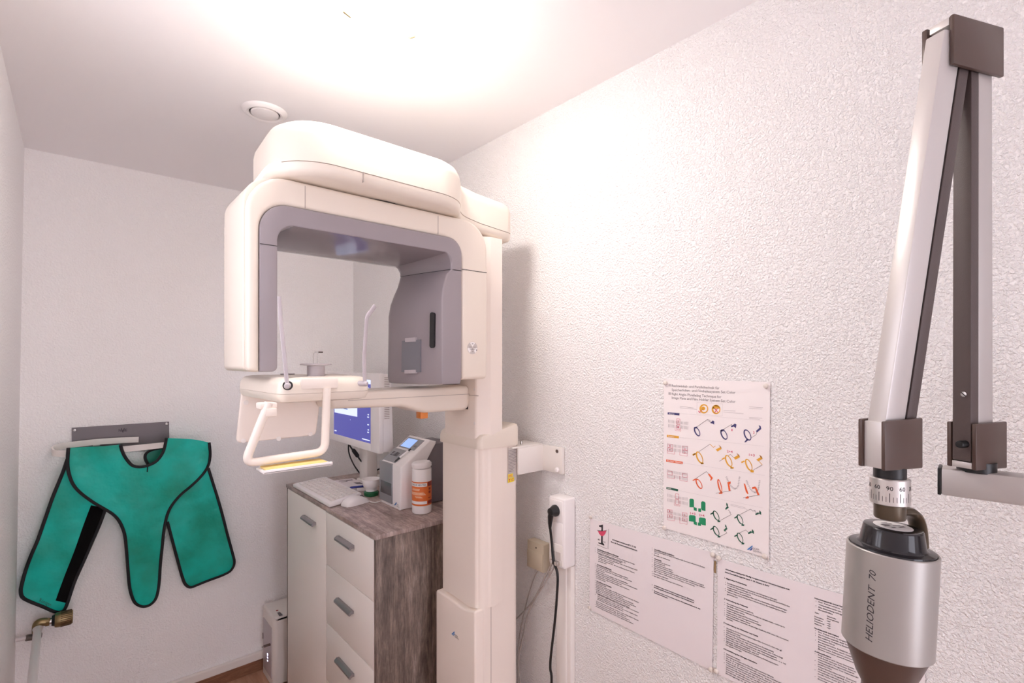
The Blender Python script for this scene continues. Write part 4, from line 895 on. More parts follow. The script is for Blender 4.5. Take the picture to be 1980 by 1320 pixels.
for pts in (((505, 1085), (545, 1066), (558, 1084), (515, 1108)), ((625, 1200), (665, 1205), (662, 1225), (622, 1222)), ((835, 1018), (895, 985), (918, 1010), (862, 1046)), ((920, 1150), (955, 1128), (970, 1142), (922, 1168)), ((1045, 1262), (1092, 1268), (1088, 1290), (1042, 1284)), ((1088, 1132), (1150, 1098), (1178, 1128), (1115, 1162)), ((1196, 1192), (1238, 1172), (1248, 1190), (1202, 1212)), ((1335, 1305), (1378, 1312), (1372, 1345), (1326, 1338)), ((1410, 1160), (1470, 1128), (1500, 1150), (1440, 1186))): flat_poly(bmo, [fA(*t) for t in pts])
stroke(bmo, fA, [(755, 940), (802, 988), (832, 968)], 7); stroke(bmo, fA, [(1495, 1236), (1450, 1185)], 7)
for cx, cy in ((667, 440), (840, 450)): ringp(bmo, fA, cx, cy, 62, 66, 0, 19, 19)
flat_poly(bmo, [fA(*t) for t in ell(658, 436, 28, 26, 0, 18)[:-1]]); flat_poly(bmo, [fA(*t) for t in ell(840, 440, 50, 52, 0, 14, 180, 360)])
part('orange_holder', bmo, M_INKO, po, smooth=False)
for pts in (((875, 950), (912, 980), (918, 1012), (898, 986)), ((1130, 1065), (1170, 1098), (1178, 1130), (1150, 1100)), ((1452, 1090), (1490, 1120), (1500, 1152), (1470, 1130))): flat_poly(bmd, [fA(*t) for t in pts])
for pts in (((545, 1066), (552, 1080), (517, 1108), (508, 1098)), ((625, 1213), (664, 1216), (662, 1226), (622, 1224)), ((1044, 1275), (1090, 1280), (1088, 1291), (1042, 1286))): flat_poly(bmd, [fA(*t) for t in pts])
part('brown_shading', bmd, M_INKOD, po, smooth=False)
bmr = B(); ringp(bmr, fB, 598, 258, 36, 80, -28, 14, 15); ringp(bmr, fB, 892, 285, 26, 98, -14, 16, 22)
for pts in (((505, 205), (548, 182), (560, 198), (512, 215)), ((725, 118), (745, 112), (795, 175), (768, 215), (756, 205), (768, 182)), ((1000, 235), (1045, 222), (1048, 250), (1028, 262), (1045, 352), (1020, 358)), ((880, 385), (912, 368), (932, 375), (928, 398), (885, 402)), ((1232, 250), (1252, 258), (1300, 400), (1290, 405), (1262, 370)), ((1258, 452), (1285, 432), (1308, 440), (1300, 465), (1258, 466)), ((1350, 305), (1395, 295), (1415, 315), (1455, 410), (1430, 420), (1392, 325), (1352, 330))): flat_poly(bmr, [fB(*t) for t in pts])
part('red_holder', bmr, M_INKR, po, smooth=False)
for pts in ((984, 152, 1000, 240, 1060, 320), ): pass
for off in (0, 285):
    o_ = (off, 52 if off else 0)
    path = [(985, 155), (1005, 205), (1045, 280), (1090, 325), (1125, 328), (1155, 285), (1165, 215), (1175, 148)]
    path = [(a + o_[0], b + o_[1]) for a, b in path]
    for i in range(len(path) - 1): stroke(bmk, fB, [path[i], path[i + 1]], 2.2)
    for i in range(len(path) - 1):
        for t_ in range(3):
            a = Vector(path[i]).lerp(Vector(path[i + 1]), t_ / 3 + .1); n_ = (Vector(path[i + 1]) - Vector(path[i])).normalized(); n_ = Vector((-n_.y, n_.x)) * 14
            stroke(bmk, fB, [a - n_, a + n_], 3)
part('line_drawing', bmk, M_INKG, po, smooth=False)
bmg, bmh = B(), B()
for pts in (((463, 480), (478, 466), (512, 470), (526, 486), (527, 590), (463, 590)), ((628, 520), (645, 504), (675, 510), (690, 528), (690, 645), (640, 632), (628, 605)), ((456, 712), (470, 698), (535, 705), (550, 720), (552, 800), (456, 785)), ((597, 745), (612, 732), (680, 742), (695, 755), (695, 848), (640, 838), (597, 800)), ((520, 585), (568, 600), (566, 645), (525, 632)), ((588, 605), (628, 608), (628, 655), (588, 650)), ((520, 792), (568, 800), (570, 845), (525, 830)), ((582, 805), (625, 808), (628, 855), (582, 848))): flat_poly(bmg, [fB(*t) for t in pts])
part('green_holder', bmg, M_INKGR, po, smooth=False)
for cx, cy in ((840, 708), (1180, 762), (840, 925), (1180, 1022)):
    ringp(bmh, fB, cx, cy, 36, 78, -26, 13, 13)
    for pts in (((-82, -28), (-42, -50), (-30, -34), (-78, -10)), ((25, 66), (62, 72), (58, 94), (20, 92))): flat_poly(bmh, [fB(cx + a, cy + b) for a, b in pts])
for pts in (((985, 525), (1002, 540), (1012, 575), (985, 565)), ((968, 612), (1000, 570), (1022, 590), (980, 628)), ((968, 830), (985, 850), (995, 880), (970, 870)), ((948, 912), (985, 875), (1003, 895), (962, 935)), ((1395, 682), (1440, 660), (1452, 685), (1402, 702)), ((1458, 630), (1480, 660), (1480, 698), (1450, 680)), ((1292, 950), (1335, 925), (1350, 950), (1300, 972)), ((1352, 900), (1376, 930), (1376, 970), (1345, 945))): flat_poly(bmh, [fB(*t) for t in pts])
part('dark_green_holder', bmh, M_INKGD, po, smooth=False)
bm = B(); flat_poly(bm, [fB(1275, 1190), fB(1357, 1128), (fB(1358, 1150)), fB(1305, 1194)]); lg = part('logo_mark', bm, M_INKBL, po, smooth=False)
bm = B(); flat_poly(bm, [fB(1312, 1198), fB(1358, 1158), fB(1355, 1186), fB(1335, 1204)]); part('logo_shade', bm, M_INKDB, lg, smooth=False)
bm = B(); ltext(bm, 'DÜRR', fB, (1365, 1186), (1455, 1205), 26); ltext(bm, 'DENTAL', fB, (1365, 1220), (1490, 1247), 26); part('logo_lettering', bm, M_INKG, po, smooth=False)
tack(1287, 740, 'white push pin at the top left corner of the poster'); tack(1481.5, 746, 'white push pin at the top right corner of the poster'); tack(1285, 1020, 'white push pin at the bottom left corner of the poster'); tack(1479, 1075, 'white push pin at the bottom right corner of the poster')

def rows(bm, f, items, hz=15, bul=None):
    """printed lines that run level along the wall: (zx, zy, zx_end, text, bold)"""
    for zx, zy, ze, s, bo in items:
        A = f(zx, zy); E = f(ze, zy); h = (f(zx, zy - hz) - A).length
        text(bm, s, A, (0, -1, 0), UP, h / .72, abs(E.y - A.y), .045 if bo else .02)
        if bo == 2:
            a, b = A - UP * h * .25, Vector((A.x, E.y, A.z)) - UP * h * .25; flat_poly(bm, [a, b, b - UP * h * .12, a - UP * h * .12])
# left notice
n1_ = thing('wall_notice', on_x(1260, 1230, XR - .002), 'left landscape notice with red goblet logo, pinned below the poster', 'notice')
bm = B(); sheet(bm, [f0(1141, 1002), f0(1380, 1068), f0(1377, 1297), f0(1139.5, 1177)], nx, .0008); part('notice_sheet', bm, M_PAPER, n1_, smooth=False)
fN_ = PW(.0034); KN = 6.6
def fN(zx, zy): return fN_(1120 + zx / KN, 980 + zy / KN)
items = [(420, 418, 725, 'Arbeitsanweisung gemäß § 18 (2)', 2), (405, 448, 740, 'RöV für Panoramaschichtaufnahmen', 2),
 (232, 541, 500, 'Rechtfertigende Indikation, Befragung', 2), (230, 563, 708, 'Rechtfertigende Indikation in Karteikarte oder Röntgenkartei eintragen', 0), (228, 585, 590, 'Ergebnisse der Befragung dokumentieren (§ 28 a - b)', 0),
 (248, 606, 548, 'frühere Untersuchungen abfragen', 0), (246, 628, 742, 'bei weiblichen Patienten im gebärfähigen Alter, ob eine Schwangerschaft', 0), (245, 650, 440, 'Röntgenpass vorhanden', 0), (244, 671, 705, 'ob vom Patienten für die Ausstellung eines Passes', 0), (242, 692, 345, 'gewünscht wird', 0),
 (225, 735, 412, 'Vorbereitende Maßnahmen', 2), (222, 757, 622, 'Bereitstellung des Panoramagerätes', 0), (221, 779, 668, 'Auswahl der Kassette, Verstärkerfolie, Filmmaterial', 0), (220, 800, 322, 'Programmwahl', 0), (219, 822, 622, 'Beachtung der Vorgaben der Einstellhilfen', 0), (218, 843, 740, 'Vorbereitung des Patienten, Ablegen des Schmuckes im Aufnahmebereich', 0), (217, 865, 540, 'Anlegen der Patientenschutzschürze', 0), (216, 887, 640, 'Desinfektion der Aufbissstelle und Stützen', 0), (216, 908, 335, 'Schutzhülle wechseln', 0),
 (222, 950, 412, 'Einstellung des Patienten', 2), (220, 972, 345, 'Einstellung am Gerät', 0), (219, 993, 760, 'Positionierung des Kopfes mit Hilfe des Lichtvisiers und der Stützen', 0), (218, 1014, 560, 'Einbiss der Frontzähne in die Kerbe', 0), (218, 1035, 690, 'Frankfurter Horizontale beachten, Lichtlinie über dem Eckzahn', 0), (217, 1056, 725, 'Zunge an den Gaumen legen und während der Aufnahme ruhig halten', 0), (216, 1078, 650, 'Schulter senken, Halswirbelsäule strecken', 0), (216, 1099, 640, 'Programm wählen und kV, mA prüfen', 0),
 (236, 1120, 760, 'Panorama Kiefer, Kleinkind, Erwachsener, sofern vorhanden', 0), (235, 1142, 560, 'Halbseitenaufnahme rechts oder links', 0), (234, 1163, 745, 'Seitliche Aufnahme, Kiefergelenk nur wenn angefordert', 0), (234, 1184, 560, 'Nebenhöhlen', 0), (216, 1206, 755, 'Dem Patienten den Ablauf erklären und ruhig stehen lassen', 0), (215, 1228, 600, 'Schutzwirkung prüfen', 0), (214, 1250, 640, 'Aufnahmeraum verlassen', 0), (213, 1271, 690, 'Auslösung beobachten und Taste gedrückt halten', 0),
 (960, 545, 1212, 'Durchführung der Aufnahme', 2), (957, 567, 1603, 'Keine Unbefugten im Raum und außerhalb des Kontrollbereichs (Radius', 0), (955, 589, 1015, '1,50 m)', 0), (952, 617, 1158, 'Einstellen der Aufnahme', 0),
 (960, 663, 1050, 'Nachsorge', 2), (955, 686, 1160, 'Schutzschürze abnehmen', 0), (954, 708, 1095, 'Gerät desinfizieren', 0), (953, 731, 1188, 'Eintragung Röntgenkontrollbuch', 0), (952, 753, 1200, 'Kassettenbeschriftung anlegen', 0), (952, 778, 1590, 'Ggf. Filmverarbeitung durchführen (Film aus Kassette entnehmen, einlegen)', 0), (951, 800, 1603, 'Sortierung der Kassette, Film neu einlegen, Film der Verarbeitung zuführen', 0), (950, 823, 1470, 'Ggf. korrigierte Aufbewahrung der Unterlagen, Archivierung', 0), (950, 855, 1135, 'Papierkopie anfertigen', 0), (949, 882, 1320, 'Ggf. digitale Bilder übertragen und archivieren', 0),
 (955, 1003, 1470, 'Aufzeichnungen über Untersuchungsparameter (Einblend-,', 1), (953, 1027, 1465, 'Belichtungswerte) sowie Eintragung in das Röntgenbuch', 1), (953, 1073, 1548, 'Dokumentation und Archivierung der Röntgenaufnahmen in der', 1), (953, 1096, 1128, 'Patientenunterlagen', 1)]
bm = B(); rows(bm, fN, items, 14)
for zy in (520, 545, 568, 718, 740, 762, 812, 835, 855, 938, 960, 985, 1005, 1025, 1048, 1112, 1243, 1266): stroke(bm, fN, [(203, zy), (210, zy + 2)], 5)
for zy in (522, 545, 597, 640, 665, 688, 735, 758, 820, 845, 868, 990, 1055): stroke(bm, fN, [(928, zy), (936, zy + 2)], 5)
part('printed_text', bm, M_INK, n1_, smooth=False)
KL = 13.2
def fL(zx, zy): return fN_(1140 + zx / KL, 1000 + zy / KL)
bm = B()
for pts in (((238, 205), (342, 182), (335, 640), (375, 695), (372, 720), (222, 660), (222, 635), (290, 655), (302, 255), (268, 245), (240, 232)),): flat_poly(bm, [fL(*t) for t in pts])
for pts in (((188, 318), (208, 330), (300, 335), (312, 345), (345, 340), (425, 325), (447, 320), (430, 335), (338, 352), (300, 352), (205, 345)),): flat_poly(bm, [fL(*t) for t in pts])
stroke(bm, fL, [(488, 290), (470, 810)], 7); stroke(bm, fL, [(190, 695), (435, 800)], 7)
text(bm, 'EI', fL(218, 580), (0, -1, 0), UP, .0065, .0075); text(bm, 'NZ', fL(352, 640), (0, -1, 0), UP, .0065, .0085)
part('goblet_stem', bm, M_INK, n1_, smooth=False)
g = PW(.0038)
bm = B(); flat_poly(bm, [g(1140 + a / KL, 1000 + b / KL) for a, b in ((212, 345), (300, 352), (338, 352), (428, 338), (405, 400), (372, 455), (330, 475), (285, 465), (245, 420))]); part('goblet_cup', bm, M_INKP, n1_, smooth=False)
tack(1142.5, 999.5, 'white push pin at the top left corner of the goblet notice', .0055); tack(1378.5, 1072, 'white push pin at the top right corner of the goblet notice'); tack(1141, 1174, 'white push pin at the bottom left corner of the goblet notice', .0055); tack(1375, 1294, 'white push pin at the bottom right corner of the goblet notice')
# right notice
n2_ = thing('wall_notice', on_x(1500, 1320, XR - .002), 'right landscape text notice partly hidden by the x-ray head', 'notice')
y_r = 0.205
a_ = f0(1388, 1079); b_ = f0(1386, 1302)
tr_ = f0(1629, 1149.5); k_ = (y_r - a_.y) / (tr_.y - a_.y)
TRc = a_.lerp(tr_, k_)
bm = B(); sheet(bm, [a_, TRc, TRc + Vector((0, 0, b_.z - a_.z)), b_], nx, .0008); part('notice_sheet', bm, M_PAPER, n2_, smooth=False)
KM = 5.077
def fM(zx, zy): return fN_(1360 + zx / KM, 1060 + zy / KM)
items = [(215, 208, 848, 'Arbeitsanweisung für häufig vorgenommene Untersuchungen mit', 1), (212, 236, 648, 'dem Dentaltubusgerät nach § 18 Absatz 2 RöV', 1), (208, 294, 424, '1 Allgemeine Vorbereitung', 1),
 (237, 346, 722, 'Rechtfertigende Indikation in Karteikarte oder Röntgenkartei eintragen', 0), (236, 366, 848, 'Vorerst den Patienten befragen, ob der Arzt zu entstandener Bereich bereits früher eine', 0), (235, 387, 466, 'Röntgenaufnahme vorgenommen wurde', 0), (234, 408, 820, 'Weibliche Patienten im gebärfähigen Alter nach einer bestehenden Schwangerschaft fragen', 0), (233, 430, 812, 'Patienten fragen, ob ein Röntgen-Pass vorhanden ist bzw. die Ausstellung eines Passes', 0), (232, 452, 335, 'gewünscht wird', 0),
 (203, 498, 436, '2 Vorbereitung des Patienten', 1), (231, 545, 490, 'Herausnehmbaren Zahnersatz entfernen', 0), (230, 566, 800, 'Ggf. Brille, Ohrschmuck, Halskette, Piercing etc. ablegen lassen, soweit sie im', 0), (229, 588, 405, 'Strahlengang liegen würden', 0), (228, 610, 540, 'Patient auf Behandlungsstuhl Platz nehmen lassen', 0), (227, 631, 566, 'Strahlenschutz- oder Röntgenschürze anlegen', 0), (226, 652, 462, 'Kopf in Kopfstütze anlehnen lassen', 0), (225, 672, 834, 'Hauptbisssituation einstellen, die jeweilige Kaufläche (OK oder UK) horizontal', 0), (224, 692, 290, 'ausrichten', 0),
 (198, 733, 538, '3 Vorbereitung von Filmhalter und Gerät', 1), (226, 786, 772, 'Auswahl des für die Untersuchung benötigten Films (3 x 4cm, 2 x 3cm oder ggf.', 0), (225, 807, 365, 'Aufbissfilm) im Halter', 0), (225, 828, 690, 'Ggf. Auswahl des Filmhalters (Rechtwinkel- bzw. Paralleltechnik)', 0), (224, 849, 782, 'Einlegen des Films, so dass die punktierte Seite zum Tubus zeigt', 0), (223, 870, 720, 'Einstellen des Tubus, Anpassung der Belichtungszeit', 0), (223, 891, 810, 'Einblendung mit rechteckigem Tubus nach Aufnahmebereich - s. u. bei', 0), (222, 912, 545, 'digitaler Aufnahmetechnik und kV', 0), (222, 930, 735, 'Für digitale Aufnahmen Röntgensensor vorbereiten, Abdeckung erneuern', 0), (221, 950, 376, 'Röntgenfilm einlegen', 0),
 (197, 988, 526, '4 Durchführung der Röntgen-Aufnahme', 1), (224, 1040, 360, 'Strahlenschutz anlegen', 0), (223, 1061, 690, 'Positionierung des Patienten und des Films, Film möglichst parallel zur Zahnachse', 0), (223, 1082, 770, 'Film 3 x 4: waagrecht im Oberkiefer, hochkant im Frontbereich', 0), (222, 1103, 765, 'Film 2 x 3: immer hochkant, Zahn mittig', 0), (222, 1124, 760, 'Während der Aufnahme soll und darf sich der Patient nicht bewegen', 0), (222, 1145, 680, 'Auslösen nur mit Abstand größer 1,50 m außerhalb', 0), (221, 1166, 740, 'des Kontrollbereiches und nur mit Blick auf den Patienten', 0), (221, 1187, 640, 'Sensor entnehmen und reinigen', 0), (220, 1208, 700, 'Schürze abnehmen und wegräumen', 0), (220, 1229, 640, 'Eintragung in das Röntgenbuch', 0),
 (1092, 492, 1400, 'Halbwinkeltechnik (ohne Halter)', 1), (1130, 528, 1470, 'Der Tubus wird so eingestellt', 0), (1130, 555, 1470, 'Winkelhalbierende von Zahnachse', 0), (1130, 580, 1480, 'Die Einstellung erfolgt durch die', 0), (1130, 605, 1270, 'Einstellhilfen', 0), (1092, 632, 1135, 'Zahn', 0), (1212, 668, 1305, 'Oberkiefer', 0), (1212, 690, 1330, '(Kopf gerade)', 0), (1365, 715, 1470, 'Unterkiefer', 0),
 (1092, 672, 1180, 'Frontzähne', 0), (1092, 695, 1170, 'Eckzähne', 0), (1092, 718, 1185, 'Prämolaren', 0), (1092, 742, 1160, 'Molaren', 0), (1212, 716, 1250, '+50°', 0), (1212, 740, 1250, '+45°', 0), (1212, 760, 1250, '+40°', 0), (1212, 782, 1250, '+35°', 0),
 (1090, 786, 1330, 'Paralleltechnik (mit Halter)', 1), (1128, 824, 1440, 'Der Tubus wird so eingestellt', 0), (1128, 848, 1470, 'Als Orientierungshilfe dient der Ring', 0), (1128, 872, 1470, 'Bei seitlicher Aufnahme Einstellring', 0), (1128, 896, 1290, 'horizontalem Führen', 0), (1127, 920, 1480, 'Bei exzentrischer Aufnahme muss', 0), (1127, 944, 1470, 'jeweils versetzte nach mesial', 0), (1127, 968, 1470, 'Exzentrische Aufnahmen sind nur', 0), (1126, 990, 1480, 'Molaren und immer ersten Prämolaren', 0),
 (1090, 1012, 1255, 'Aufbissaufnahme', 1), (1126, 1048, 1480, 'Kopf maximal nach hinten überstreckt', 0), (1126, 1070, 1500, 'und durch leichtes Anheben fixieren', 0), (1125, 1092, 1480, 'anschließen Fragestellungen', 0), (1125, 1116, 1520, 'Okklusalaufnahmen: Der Zentralstrahl', 0), (1125, 1138, 1260, 'parallel zur Nase', 0), (1124, 1162, 1500, 'Oberkieferübersicht Zentral', 0), (1124, 1186, 1500, 'Aufnahme im Regelfall Der Film', 0), (1124, 1210, 1510, 'Unterkieferaufnahmen Zentralstrahl', 0), (1123, 1232, 1500, 'senkrecht zum Kieferkörper', 0), (1123, 1260, 1480, 'Verlassen des Raums', 0), (1123, 1284, 1500, 'Röntgenbuch eintragen', 0)]
bm = B(); rows(bm, fM, items, 13)
for zx, ys in ((214, (330, 352, 393, 412)), (206, (530, 550, 590, 610, 632, 652)), (202, (768, 805, 826, 848, 885, 905)), (203, (1022, 1042, 1063, 1083, 1120)), (1102, (515, 562)), (1097, (805, 830, 852, 898)), (1094, (1030, 1098, 1142, 1190, 1255))):
    for zy in ys: stroke(bm, fM, [(zx, zy), (zx + 5, zy + 2)], 5)
part('printed_text', bm, M_INK, n2_, smooth=False)
tack(1389.8, 1078.5, 'white push pin at the top left corner of the plain text notice'); tack(1385.5, 1297, 'white push pin at the bottom left corner of the plain text notice')
bm = B(); sheet(bm, [f0(1380.8, 1084), f0(1384.3, 1085), f0(1383.8, 1108), f0(1380.6, 1107)], nx, .0012); solo('wood_sliver', bm, mat('light brown wood', (.28, .19, .09), .5), 'thin brown wooden strip between the two notices', 'strip')

# ================================================================== SMALL X-RAY UNIT ON DOUBLE ARM
AN = math.radians(18); E1 = RT * math.cos(AN) + FW * math.sin(AN); EN = -(FW * math.cos(AN) - RT * math.sin(AN))   # EN points to the viewer's side
P0 = Vector((0, 0, CZ)) + (FW + RT * ((1888 - HX) / FPX)) * 0.76
def fp_(px, py, off=0.0):
    d = ray(px, py); o = Vector((0, 0, CZ)); pl_ = P0 + EN * off; return o + d * ((pl_ - o).dot(EN) / d.dot(EN))
def slab(bm, corners, o0, o1, bev=0.0):
    a = [fp_(*q_) for q_ in corners]; return hexa(bm, [q_ + EN * o0 for q_ in a] + [q_ + EN * o1 for q_ in a], bev)
unit = thing('dental_xray_unit', P0 - Vector((0, 0, .2)), 'small silver and brown dental x-ray tube head on a folding wall arm', 'x-ray unit')
TK = .040                                     # thickness across the two cheek plates
def joint(name, front, strip_bot, side, m_strip=M_SILVER):
    o = part(name, slab(B(), front, -TK * .83, -TK * .17, .0006), m_strip, unit)
    part('cheek_plate', slab(B(), front, -TK * .16, 0, .0018), M_BROWN, o, 'dark brown cheek plate'); part('cheek_plate', slab(B(), front, -TK, -TK * .84, .0018), M_BROWN, o, 'dark brown cheek plate')
    return o
# joints
jl = part('head_joint', slab(B(), [(1716, 818), (1784, 812), (1784, 903), (1716, 909)], -TK * .83, -TK * .17, .0006), M_SILVER, unit, 'silver joint block above the head')
for o0, o1 in ((-TK * .16, 0), (-TK, -TK * .84)): part('cheek_plate', slab(B(), [(1712, 815), (1785, 808), (1785, 905), (1712, 911)], o0, o1, .0018), M_BROWN, jl, 'dark brown cheek plate')
jr = part('wall_joint', slab(B(), [(1889, 897), (1948, 892), (1948, 904), (1889, 909)], -TK * .83, -TK * .17, .0006), M_SILVER, unit, 'silver joint block on the wall arm')
for o0, o1 in ((-TK * .16, 0), (-TK, -TK * .84)): part('cheek_plate', slab(B(), [(1888, 820), (1948, 815), (1948, 905), (1888, 910)], o0, o1, .0018), M_BROWN, jr, 'dark brown cheek plate')
jt = part('elbow_joint', slab(B(), [(1845, 27), (1941, 54), (1941, 74), (1845, 42)], -TK * .83, -TK * .17, .0006), M_SILVER, unit, 'silver joint block at the top of the arm')
for o0, o1 in ((-TK * .16, 0), (-TK * 1.12, -TK * .92)): part('cheek_plate', slab(B(), [(1845, 25), (1942, 53), (1942, 148), (1845, 122)], o0, o1, .0018), M_BROWN, jt, 'dark brown cheek plate')
# folding arm segments: silver channel closed on the outside, brown channel nested inside
t0, t1 = -TK * .83, -TK * .17
def seg_slab(bm, bot, top, u0, u1, o0, o1, bev=.0015):
    (bl, br), (tl, tr2) = bot, top
    L_ = lambda p_, q_, u: (p_[0] + (q_[0] - p_[0]) * u, p_[1] + (q_[1] - p_[1]) * u)
    return slab(bm, [L_(bl, br, u0), L_(bl, br, u1), L_(tl, tr2, u1), L_(tl, tr2, u0)], o0, o1, bev)
LB, LT = ((1721, 822), (1783, 818)), ((1837, 50), (1897, 55))
fs = part('front_arm', seg_slab(B(), LB, LT, 0, .62, t0, t1, .002), M_SILVER, unit, 'silver front arm segment')
part('arm_gap', seg_slab(B(), LB, LT, .60, .72, t0 + .002, t1 - .003, 0), M_BLACK, fs); part('inner_channel', seg_slab(B(), LB, LT, .69, 1.0, t0 + .002, t1 - .001), M_BROWNCH, fs, 'dark brown inner channel')
RB, RTp = ((1888, 895), (1931, 893)), ((1890, 60), (1929, 66))
rs = part('rear_arm', seg_slab(B(), RB, RTp, .34, 1.0, t0, t1, .0015), M_SILVERD, unit, 'silver rear arm segment')
part('inner_channel', seg_slab(B(), RB, RTp, 0, .37, t0 + .001, t1 - .0005), M_BROWNCH, rs, 'dark brown inner channel')
# screw and stop pin on the brown channel face
def chan(px, py):
    pB = fp_(1888, 895) ; nn = -E1; return on_plane(px, py, pB - E1 * .0005, E1)
part('screw', lathe(B(), [(0, 0), (.0042, 0), (.004, .0012), (0, .0016)], chan(1864, 762), -E1, 18), M_CHROME, rs); s0 = chan(1864, 762) - E1 * .0018
part('screw_slot', tube(B(), [s0 + (EN - UP * .9).normalized() * -.0038, s0 + (EN - UP * .9).normalized() * .0038], .0006, 6), M_BLACK, rs)
part('stop_pin', lathe(B(), [(0, 0), (.0058, 0), (.0058, .012), (.005, .014), (0, .0142)], chan(1866, 858), -E1, 20), M_BLACK, rs)
# wall arm running out of frame along the wall
ww = fp_(1900, 930) ; wa0 = fp_(1862, 932, -TK * .5)
cR = fp_(1888, 905) - EN * TK * .5 + E1 * .036
zA1 = on_plane(1846, 912, cR, EN).z - .004
dW = (Vector((.10, -1, 0))).normalized(); sW = Vector((-dW.y, dW.x, 0))
A0 = cR + dW * -.046; A0.z = 0
hw = .021; zt2 = fp_(1895, 916).z; zb2 = zt2 - .043
end = A0 + dW * .62
def wq(s, t, z): p_ = A0 + dW * s + sW * t; return Vector((p_.x, p_.y, z))
bm = B(); hexa(bm, [wq(.004, -hw, zb2), wq(.62, -hw, zb2), wq(.62, hw, zb2), wq(.004, hw, zb2), wq(.004, -hw, zt2), wq(.62, -hw, zt2), wq(.62, hw, zt2), wq(.004, hw, zt2)], .004)
wa = part('wall_arm', bm, M_SILVERD, unit, 'grey silver wall arm')
bm = B(); hexa(bm, [wq(0, -hw, zb2), wq(.0045, -hw, zb2), wq(.0045, hw, zb2), wq(0, hw, zb2), wq(0, -hw, zt2), wq(.0045, -hw, zt2), wq(.0045, hw, zt2), wq(0, hw, zt2)], .001); part('end_cap', bm, M_BLACK, wa)
mt = wq(.60, 0, 0)
bm = B(); box(bm, mt.x - .03, 1.2495, mt.y - .05, mt.y + .05, zb2 - .12, zt2 + .12, .006); part('wall_mount', bm, M_SILVERD, wa)
part('pivot', lathe(B(), [(0, zt2 - .002), (.024, zt2 - .002), (.024, zt2 + .014), (0, zt2 + .014)], (cR.x, cR.y, 0), UP, 32), M_BLACK, unit)
# dial and head
cL = fp_(1713, 860) - EN * TK * .5 + E1 * .036
def czv(px, py): d = ray(px, py); n_ = Vector((cL.x, cL.y, 0)).normalized(); return on_plane(px, py, Vector((cL.x, cL.y, 0)), n_).z
zj = czv(1714, 908)
part('neck', lathe(B(), [(0, zj - .014), (.020, zj - .014), (.020, zj + .006), (0, zj + .006)], (cL.x, cL.y, 0), UP, 32), M_BLACK, unit)
zd1, zd0 = czv(1714, 921), czv(1714, 971)
RD = .0245
dial = part('dial_ring', lathe(B(), [(0, zd0), (RD - .001, zd0), (RD, zd0 + .001), (RD, zd1 - .0015), (RD - .0015, zd1), (.0205, zd1), (.0, zd1 - .002)], (cL.x, cL.y, 0), UP, 64), M_ALU, unit, 'aluminium dial ring with angle scale')
ac = math.atan2(-cL.y, -cL.x)
bm = B(); rr = RD + .0002; hh = zd1 - zd0
def dpt(a, z): return Vector((cL.x + rr * math.cos(a), cL.y + rr * math.sin(a), z))
for i in range(-12, 13):
    a = ac + math.radians(10 * i); l = .34 if i % 3 == 0 else .2
    da = .018 if i % 3 == 0 else .012
    flat_poly(bm, [dpt(a - da, zd0 + hh * .16), dpt(a + da, zd0 + hh * .16), dpt(a + da, zd0 + hh * (.16 + l)), dpt(a - da, zd0 + hh * (.16 + l))])
for i, s in ((-6, '0'), (-3, '30'), (0, '60'), (3, '90'), (6, '60'), (9, '30')):
    pass
def dial_text(s, a_mid, z, size):
    t = B(); text(t, s, (0, 0, 0), (1, 0, 0), (0, 1, 0), size, None, .01, 0, 'CENTER')
    for v in t.verts: a = a_mid + v.co.x / rr; v.co = dpt(a, z + v.co.y)
    join(bm, t)
for k_, s in ((-36, '60'), (-72, '30'), (0, '90'), (36, '60'), (72, '30')): dial_text(s, ac + math.radians(k_), zd0 + hh * .60, .0085)
part('scale_marks', bm, M_INK, dial, smooth=False)
zh = czv(1714, 1000)
part('swivel', lathe(B(), [(0, zh), (.0185, zh), (.0195, zh + .002), (.0195, zd0 + .001), (0, zd0 + .001)], (cL.x, cL.y, 0), UP, 40), M_OLIVE, unit, 'olive brown swivel')
# yoke from the swivel to the back of the head
yo = -TK * .62
yk = [fp_(px, py, yo) for px, py in ((1716, 990), (1742, 987), (1757, 988), (1768, 998), (1775, 1018), (1778, 1050), (1778, 1095))]
part('yoke', tube(B(), smooth_path(yk, 6), .01, 12, flat=(.013, .0065), up=tuple(EN)), M_OLIVE, unit, 'olive brown yoke')
# head: tilted cylinder
HT = (UP + E1 * .05 + EN * .02).normalized()
hc = Vector((cL.x, cL.y, 0)) + E1 * .010 - EN * .004
zc_top, zc_bot = czv(1726, 1062), czv(1718, 1252)
top = Vector((hc.x, hc.y, zc_top)); H = zc_top - zc_bot
RHd = .0558
head = part('tube_head', lathe(B(), [(0, -H), (RHd - .0015, -H), (RHd, -H + .0015), (RHd, -.001), (RHd - .001, 0), (RHd - .003, 0), (RHd - .0035, -.003), (0, -.003)], top, HT, 72), M_HEAD, unit, 'silver cylindrical tube head')
cap_ = part('head_cap', lathe(B(), [(0, -.003), (RHd - .003, -.0028), (RHd - .004, .002), (.0435, .0035), (.0415, .005), (.040, .008), (.0365, .029), (.0355, .0305), (.034, .031), (0, .031)], top, HT, 64), M_BLACKG, unit, 'black cap of the head', angle=22)
st_ = top + HT * .0312
part('cap_label', lathe(B(), [(0, 0), (.024, 0), (.024, .0004), (0, .0004)], st_, HT, 40), M_WHITE, cap_, 'round white label')
bm = B(); ux = (E1 - HT * E1.dot(HT)).normalized(); uy = HT.cross(ux)
